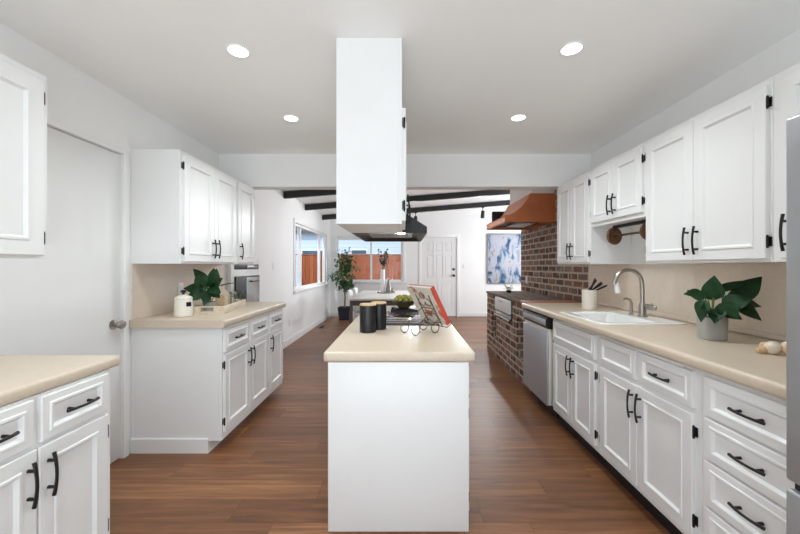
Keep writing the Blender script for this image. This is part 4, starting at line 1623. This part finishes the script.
# vase tray, vases, eucalyptus
tx, ty, tz = -0.365, 7.25, 0.7525
tra = thing('serving_tray', 'round grey tray under the vases on the dining table', 'tray', (tx, ty, tz))
b = MB()
b.lathe([(0, 0), (0.175, 0), (0.185, 0.005), (0.187, 0.022), (0.181, 0.022), (0.178, 0.008), (0, 0.007)], 40)
obj('dish', b, M['grey_metal'], tra)
vs = tag(obj('vase', MB().lathe([(0, 0), (0.043, 0), (0.046, 0.004), (0.044, 0.45), (0.041, 0.47), (0.034, 0.47), (0.036, 0.44), (0.036, 0.02), (0, 0.018)], 32), M['white_gloss'], loc=(tx - 0.065, ty - 0.02, tz + 0.0075)), 'tall white cylindrical vase on the dining table tray', 'vase')
tag(obj('vase', MB().lathe([(0, 0), (0.05, 0), (0.056, 0.03), (0.052, 0.10), (0.03, 0.19), (0.022, 0.25), (0.026, 0.265), (0.020, 0.265), (0.016, 0.25), (0.024, 0.19), (0.044, 0.10), (0, 0.02)], 32), M['grey_metal'], loc=(tx + 0.055, ty - 0.03, tz + 0.0075)), 'shorter grey metal vase with narrow neck on the dining table tray', 'vase')
tag(obj('vase', MB().lathe([(0, 0), (0.03, 0), (0.034, 0.01), (0.034, 0.09), (0.03, 0.095), (0.027, 0.09), (0.026, 0.01), (0, 0.008)], 24), M['nickel'], loc=(tx + 0.125, ty + 0.02, tz + 0.0075)), 'smallest silver pot at the right of the dining table tray', 'vase')
eu = thing('eucalyptus_bunch', 'eucalyptus stems standing in the tall white vase', 'plant', (tx - 0.065, ty - 0.02, tz + 0.04))
st, lv = MB(), MB()
random.seed(21)
for k in range(9):
    a = random.uniform(0, 2 * PI)
    sp = random.uniform(0.03, 0.14)
    H = random.uniform(0.62, 0.92)
    pts = [(0.008 * math.cos(a), 0.008 * math.sin(a), 0.0), (0.018 * math.cos(a), 0.018 * math.sin(a), 0.43), (sp * 0.55 * math.cos(a), sp * 0.55 * math.sin(a), 0.43 + (H - 0.43) * 0.6), (sp * math.cos(a), sp * math.sin(a), H)]
    st.tube(pts, 0.003, 5)
    for j in range(12):
        f = random.uniform(0.25, 1.0)
        q0 = Vector(pts[1]).lerp(Vector(pts[3]), f)
        d = Vector((random.uniform(-1, 1), random.uniform(-1, 1), random.uniform(-0.3, 0.9)))
        lv.leaf(q0, d, random.uniform(0.05, 0.075), 0.045, bend=0.1, seg=4, shape=0.6)
obj('stems', st, M['bark'], eu)
obj('leaves', lv, M['leaf_grey'], eu, sharp=60)


# white shell chairs
def shell_chair(label, loc, rz):
    r = thing('dining_chair', label, 'chair', loc, rz, 'white shell chairs at the dining table')
    mb = MB()
    t = bmesh.new()
    prof = [(0.22, 0.440), (0.20, 0.452), (0.10, 0.450), (-0.08, 0.440), (-0.17, 0.452), (-0.215, 0.50), (-0.235, 0.60), (-0.25, 0.72), (-0.262, 0.80), (-0.268, 0.835)]
    rows = []
    for i, (y, z) in enumerate(prof):
        w = 0.215 if i < 5 else 0.225 - 0.012 * (i - 5)
        row = []
        for j in range(9):
            u = -1 + 2 * j / 8
            lift = 0.035 * u * u if i < 5 else 0
            fwd = 0.05 * u * u if i >= 4 else 0
            row.append(t.verts.new((u * w, y + fwd, z + lift)))
        rows.append(row)
    for a, c in zip(rows[:-1], rows[1:]):
        for j in range(8):
            t.faces.new([a[j], a[j + 1], c[j + 1], c[j]])
    bmesh.ops.recalc_face_normals(t, faces=list(t.faces))
    bmesh.ops.solidify(t, geom=list(t.faces), thickness=0.012)
    mb.merge(t)
    obj('seat_shell', mb, M['white_plastic'], r, sharp=50)
    for sx in (-1, 1):
        for sy in (-1, 1):
            mb = MB()
            mb.tube([(sx * 0.12, sy * 0.11 - 0.02, 0.425), (sx * 0.20, sy * 0.20 - 0.01, 0.001)], [0.014, 0.010], 10)
            obj('leg', mb, M['white_plastic'], r)
    mb = MB()
    mb.box(-0.14, 0.14, -0.15, 0.11, 0.415, 0.428)
    obj('seat_frame', mb, M['white_plastic'], r)
    return r


shell_chair('white shell chair at the near left side of the dining table', (-0.80, 6.75, 0), R(-90))
shell_chair('white shell chair at the far left side of the dining table', (-0.80, 7.50, 0), R(-90))

# ficus tree
fx = thing('ficus_tree', 'small leafy ficus tree in a dark pot in the far corner', 'tree', (-1.44, 8.62, 0.0005))
b = MB()
t = bmesh.new()
lo = [t.verts.new((x * 0.115, y * 0.115, 0)) for x, y in ((-1, -1), (1, -1), (1, 1), (-1, 1))]
hi = [t.verts.new((x * 0.145, y * 0.145, 0.31)) for x, y in ((-1, -1), (1, -1), (1, 1), (-1, 1))]
hi2 = [t.verts.new((x * 0.130, y * 0.130, 0.31)) for x, y in ((-1, -1), (1, -1), (1, 1), (-1, 1))]
in2 = [t.verts.new((x * 0.128, y * 0.128, 0.27)) for x, y in ((-1, -1), (1, -1), (1, 1), (-1, 1))]
t.faces.new(lo)
for A, B in ((lo, hi), (hi, hi2), (hi2, in2)):
    for k in range(4):
        t.faces.new([A[k], A[(k + 1) % 4], B[(k + 1) % 4], B[k]])
t.faces.new(in2)
b.merge(t)
obj('pot', b, M['navy'], fx)
b = MB()
b.box(-0.125, 0.125, -0.125, 0.125, 0.272, 0.285)
obj('soil', b, M['soil'], fx)
random.seed(4)
tk, lv = MB(), MB()
tk.tube([(0, 0, 0.28), (0.012, 0.0, 0.55), (-0.008, 0.01, 0.85), (0.01, 0, 1.15), (0.0, 0, 1.45)], [0.024, 0.020, 0.016, 0.012, 0.006], 8)
for k in range(56):
    z0 = random.uniform(0.72, 1.50)
    a = random.uniform(0, 2 * PI)
    wmax = 0.36 * math.sin(PI * min(1, max(0.12, (z0 - 0.45) / 1.2))) + 0.04
    ln = random.uniform(0.5, 1.0) * wmax
    e_ = (ln * math.cos(a), ln * math.sin(a) * 0.9, z0 + random.uniform(-0.12, 0.22))
    tk.tube([(0, 0, z0), (e_[0] * 0.5, e_[1] * 0.5, (z0 + e_[2]) / 2 + 0.04), e_], [0.006, 0.004, 0.002], 5)
    for j in range(16):
        f = random.uniform(0.25, 1.05)
        q = Vector((e_[0] * f, e_[1] * f, z0 + (e_[2] - z0) * f + 0.03 + random.uniform(-0.07, 0.07)))
        q += Vector((random.uniform(-0.06, 0.06), random.uniform(-0.06, 0.06), 0))
        d = Vector((random.uniform(-1, 1), random.uniform(-1, 1), random.uniform(-0.7, 0.5)))
        lv.leaf(q, d, random.uniform(0.07, 0.105), 0.052, bend=0.25, seg=3)
obj('trunk', tk, M['bark'], fx)
obj('foliage', lv, M['leaf_mid'], fx, sharp=60)

# ceiling spotlights
for (x, lab) in ((1.83, 'black spotlight hanging under the far beam near the copper hood'), (0.27, 'black spotlight hanging under the far beam above the island hood')):
    zc = far_ceiling_z(x) - 0.061 - 0.0525
    s_ = thing('spotlight', lab, 'spotlight', (x, 8.25, zc), 0, 'black spotlights on the far beam')
    b = MB()
    b.lathe([(0, 0), (0.035, 0), (0.035, -0.014), (0.008, -0.02), (0.008, -0.09), (0, -0.09)], 18)
    obj('mount', b, M['black'], s_)
    b = MB()
    mt = Matrix.Translation((0, -0.01, -0.085)) @ Matrix.Rotation(R(18), 4, 'X')
    b.lathe([(0, 0), (0.032, 0), (0.040, -0.02), (0.045, -0.17), (0.040, -0.17), (0.036, -0.14), (0, -0.14)], 20, (0, 0, 0), mt)
    obj('shade', b, M['black'], s_)
    lp_ = bpy.data.lights.new('spotlight_lamp', 'SPOT')
    lp_.energy = SPOTLIGHT_WATTS
    lp_.spot_size = R(120)
    lp_.spot_blend = 1.0
    lp_.shadow_soft_size = 0.04
    lp_.color = (0.95, 0.98, 1.0)
    lo_ = bpy.data.objects.new('spotlight_lamp', lp_)
    COL.objects.link(lo_)
    lo_.parent = s_
    lo_.location = (0, -0.07, -0.27)
    aim = Vector((-1.5, -2.2, -1.45)) if x < 1 else Vector((-1.6, -2.4, -1.9))
    lo_.rotation_euler = aim.to_track_quat('-Z', 'Y').to_euler()

# painting on the far wall
pa = thing('painting', 'large blue and white abstract painting on the far wall', 'painting', (2.70, YF - 0.0005, 1.485))
b = MB()
b.box(-0.545, 0.545, -0.036, -0.004, -0.625, 0.625, 0.002)
obj('canvas', b, M['art'], pa)
b = MB()
for (x0, x1, z0, z1) in ((-0.565, -0.55, -0.645, 0.645), (0.55, 0.565, -0.645, 0.645), (-0.55, 0.55, 0.63, 0.645), (-0.55, 0.55, -0.645, -0.63)):
    b.box(x0, x1, -0.045, -0.002, z0, z1, 0.002)
obj('frame', b, M['grey_metal'], pa)

# floor register
vt = thing('floor_vent', 'metal floor vent on the wood floor under the wide window', 'floor vent', (-1.745, 7.57, 0.0004))
b = MB()
b.box(-0.06, 0.06, -0.16, 0.16, 0, 0.004, 0.0015)
obj('plate', b, M['vent'], vt)
b = MB()
for k in range(12):
    b.box(-0.045, 0.045, -0.14 + k * 0.024, -0.128 + k * 0.024, 0.0041, 0.006)
obj('louvres', b, M['dark'], vt)

# ================================================================== OUTSIDE
b = MB()
b.box(-14, 10, YF + 0.101, 22, -0.12, -0.02)
b.box(-14, -2.101, -3, YF + 0.101, -0.12, -0.02)
o = obj('patio', b, M['ground'])
o['kind'] = 'structure'


def fence(label, x0, y0, x1, y1, h):
    L = math.hypot(x1 - x0, y1 - y0)
    f = thing('wood_fence', label, 'fence', (x0, y0, -0.02), math.atan2(y1 - y0, x1 - x0))
    mb = MB()
    n = int(L / 0.14)
    random.seed(n)
    for k in range(n):
        mb.box(k * 0.14 + 0.002, k * 0.14 + 0.138, -0.010, 0.010 + random.uniform(0, 0.004), 0.02, h - random.uniform(0, 0.008))
    obj('boards', mb, M['fence'], f)
    mb = MB()
    for z in (0.25, h - 0.25):
        mb.box(0, L, 0.0145, 0.05, z, z + 0.09)
    mb.box(0, L, -0.03, 0.06, h + 0.001, h + 0.035)
    obj('rails', mb, M['fence'], f)
    for k in range(int(L / 2.4) + 1):
        mb = MB()
        mb.box(k * 2.4, k * 2.4 + 0.09, 0.0505, 0.14, 0.0, h)
        obj('post', mb, M['fence'], f)
    return f


fence('red-brown board fence outside the far window', -3.6, 12.5, 6.0, 12.5, 1.70)
fence('red-brown board fence outside the wide left window', -3.75, -1.0, -3.75, 12.4, 1.70)

hs = thing('neighbour_house', 'pale blue neighbouring house behind the board fences', 'house', (0, 17, -0.02))
b = MB()
b.box(-12, 8, 0, 0.2, 0, 2.95)
obj('wall', b, M['siding'], hs)
b = MB()
b.prism([(-0.22, 2.84), (-0.22, 3.0), (4.5, 4.6), (4.5, 4.44)], 'x', -12.3, 8.3)
obj('roof', b, M['roof'], hs)
for (x0, x1, z0, z1) in ((-4.9, -3.6, 1.2, 2.1), (-2.55, -1.75, 1.85, 2.12), (0.6, 1.8, 1.2, 2.1)):
    mb = MB()
    mb.box(x0, x1, -0.04, -0.001, z0, z1, 0.004)
    wn_ = obj('window', mb, M['trim'], hs)
    mb = MB()
    mb.box(x0 + 0.05, x1 - 0.05, -0.05, -0.041, z0 + 0.05, z1 - 0.05)
    obj('pane', mb, M['house_glass'], wn_)
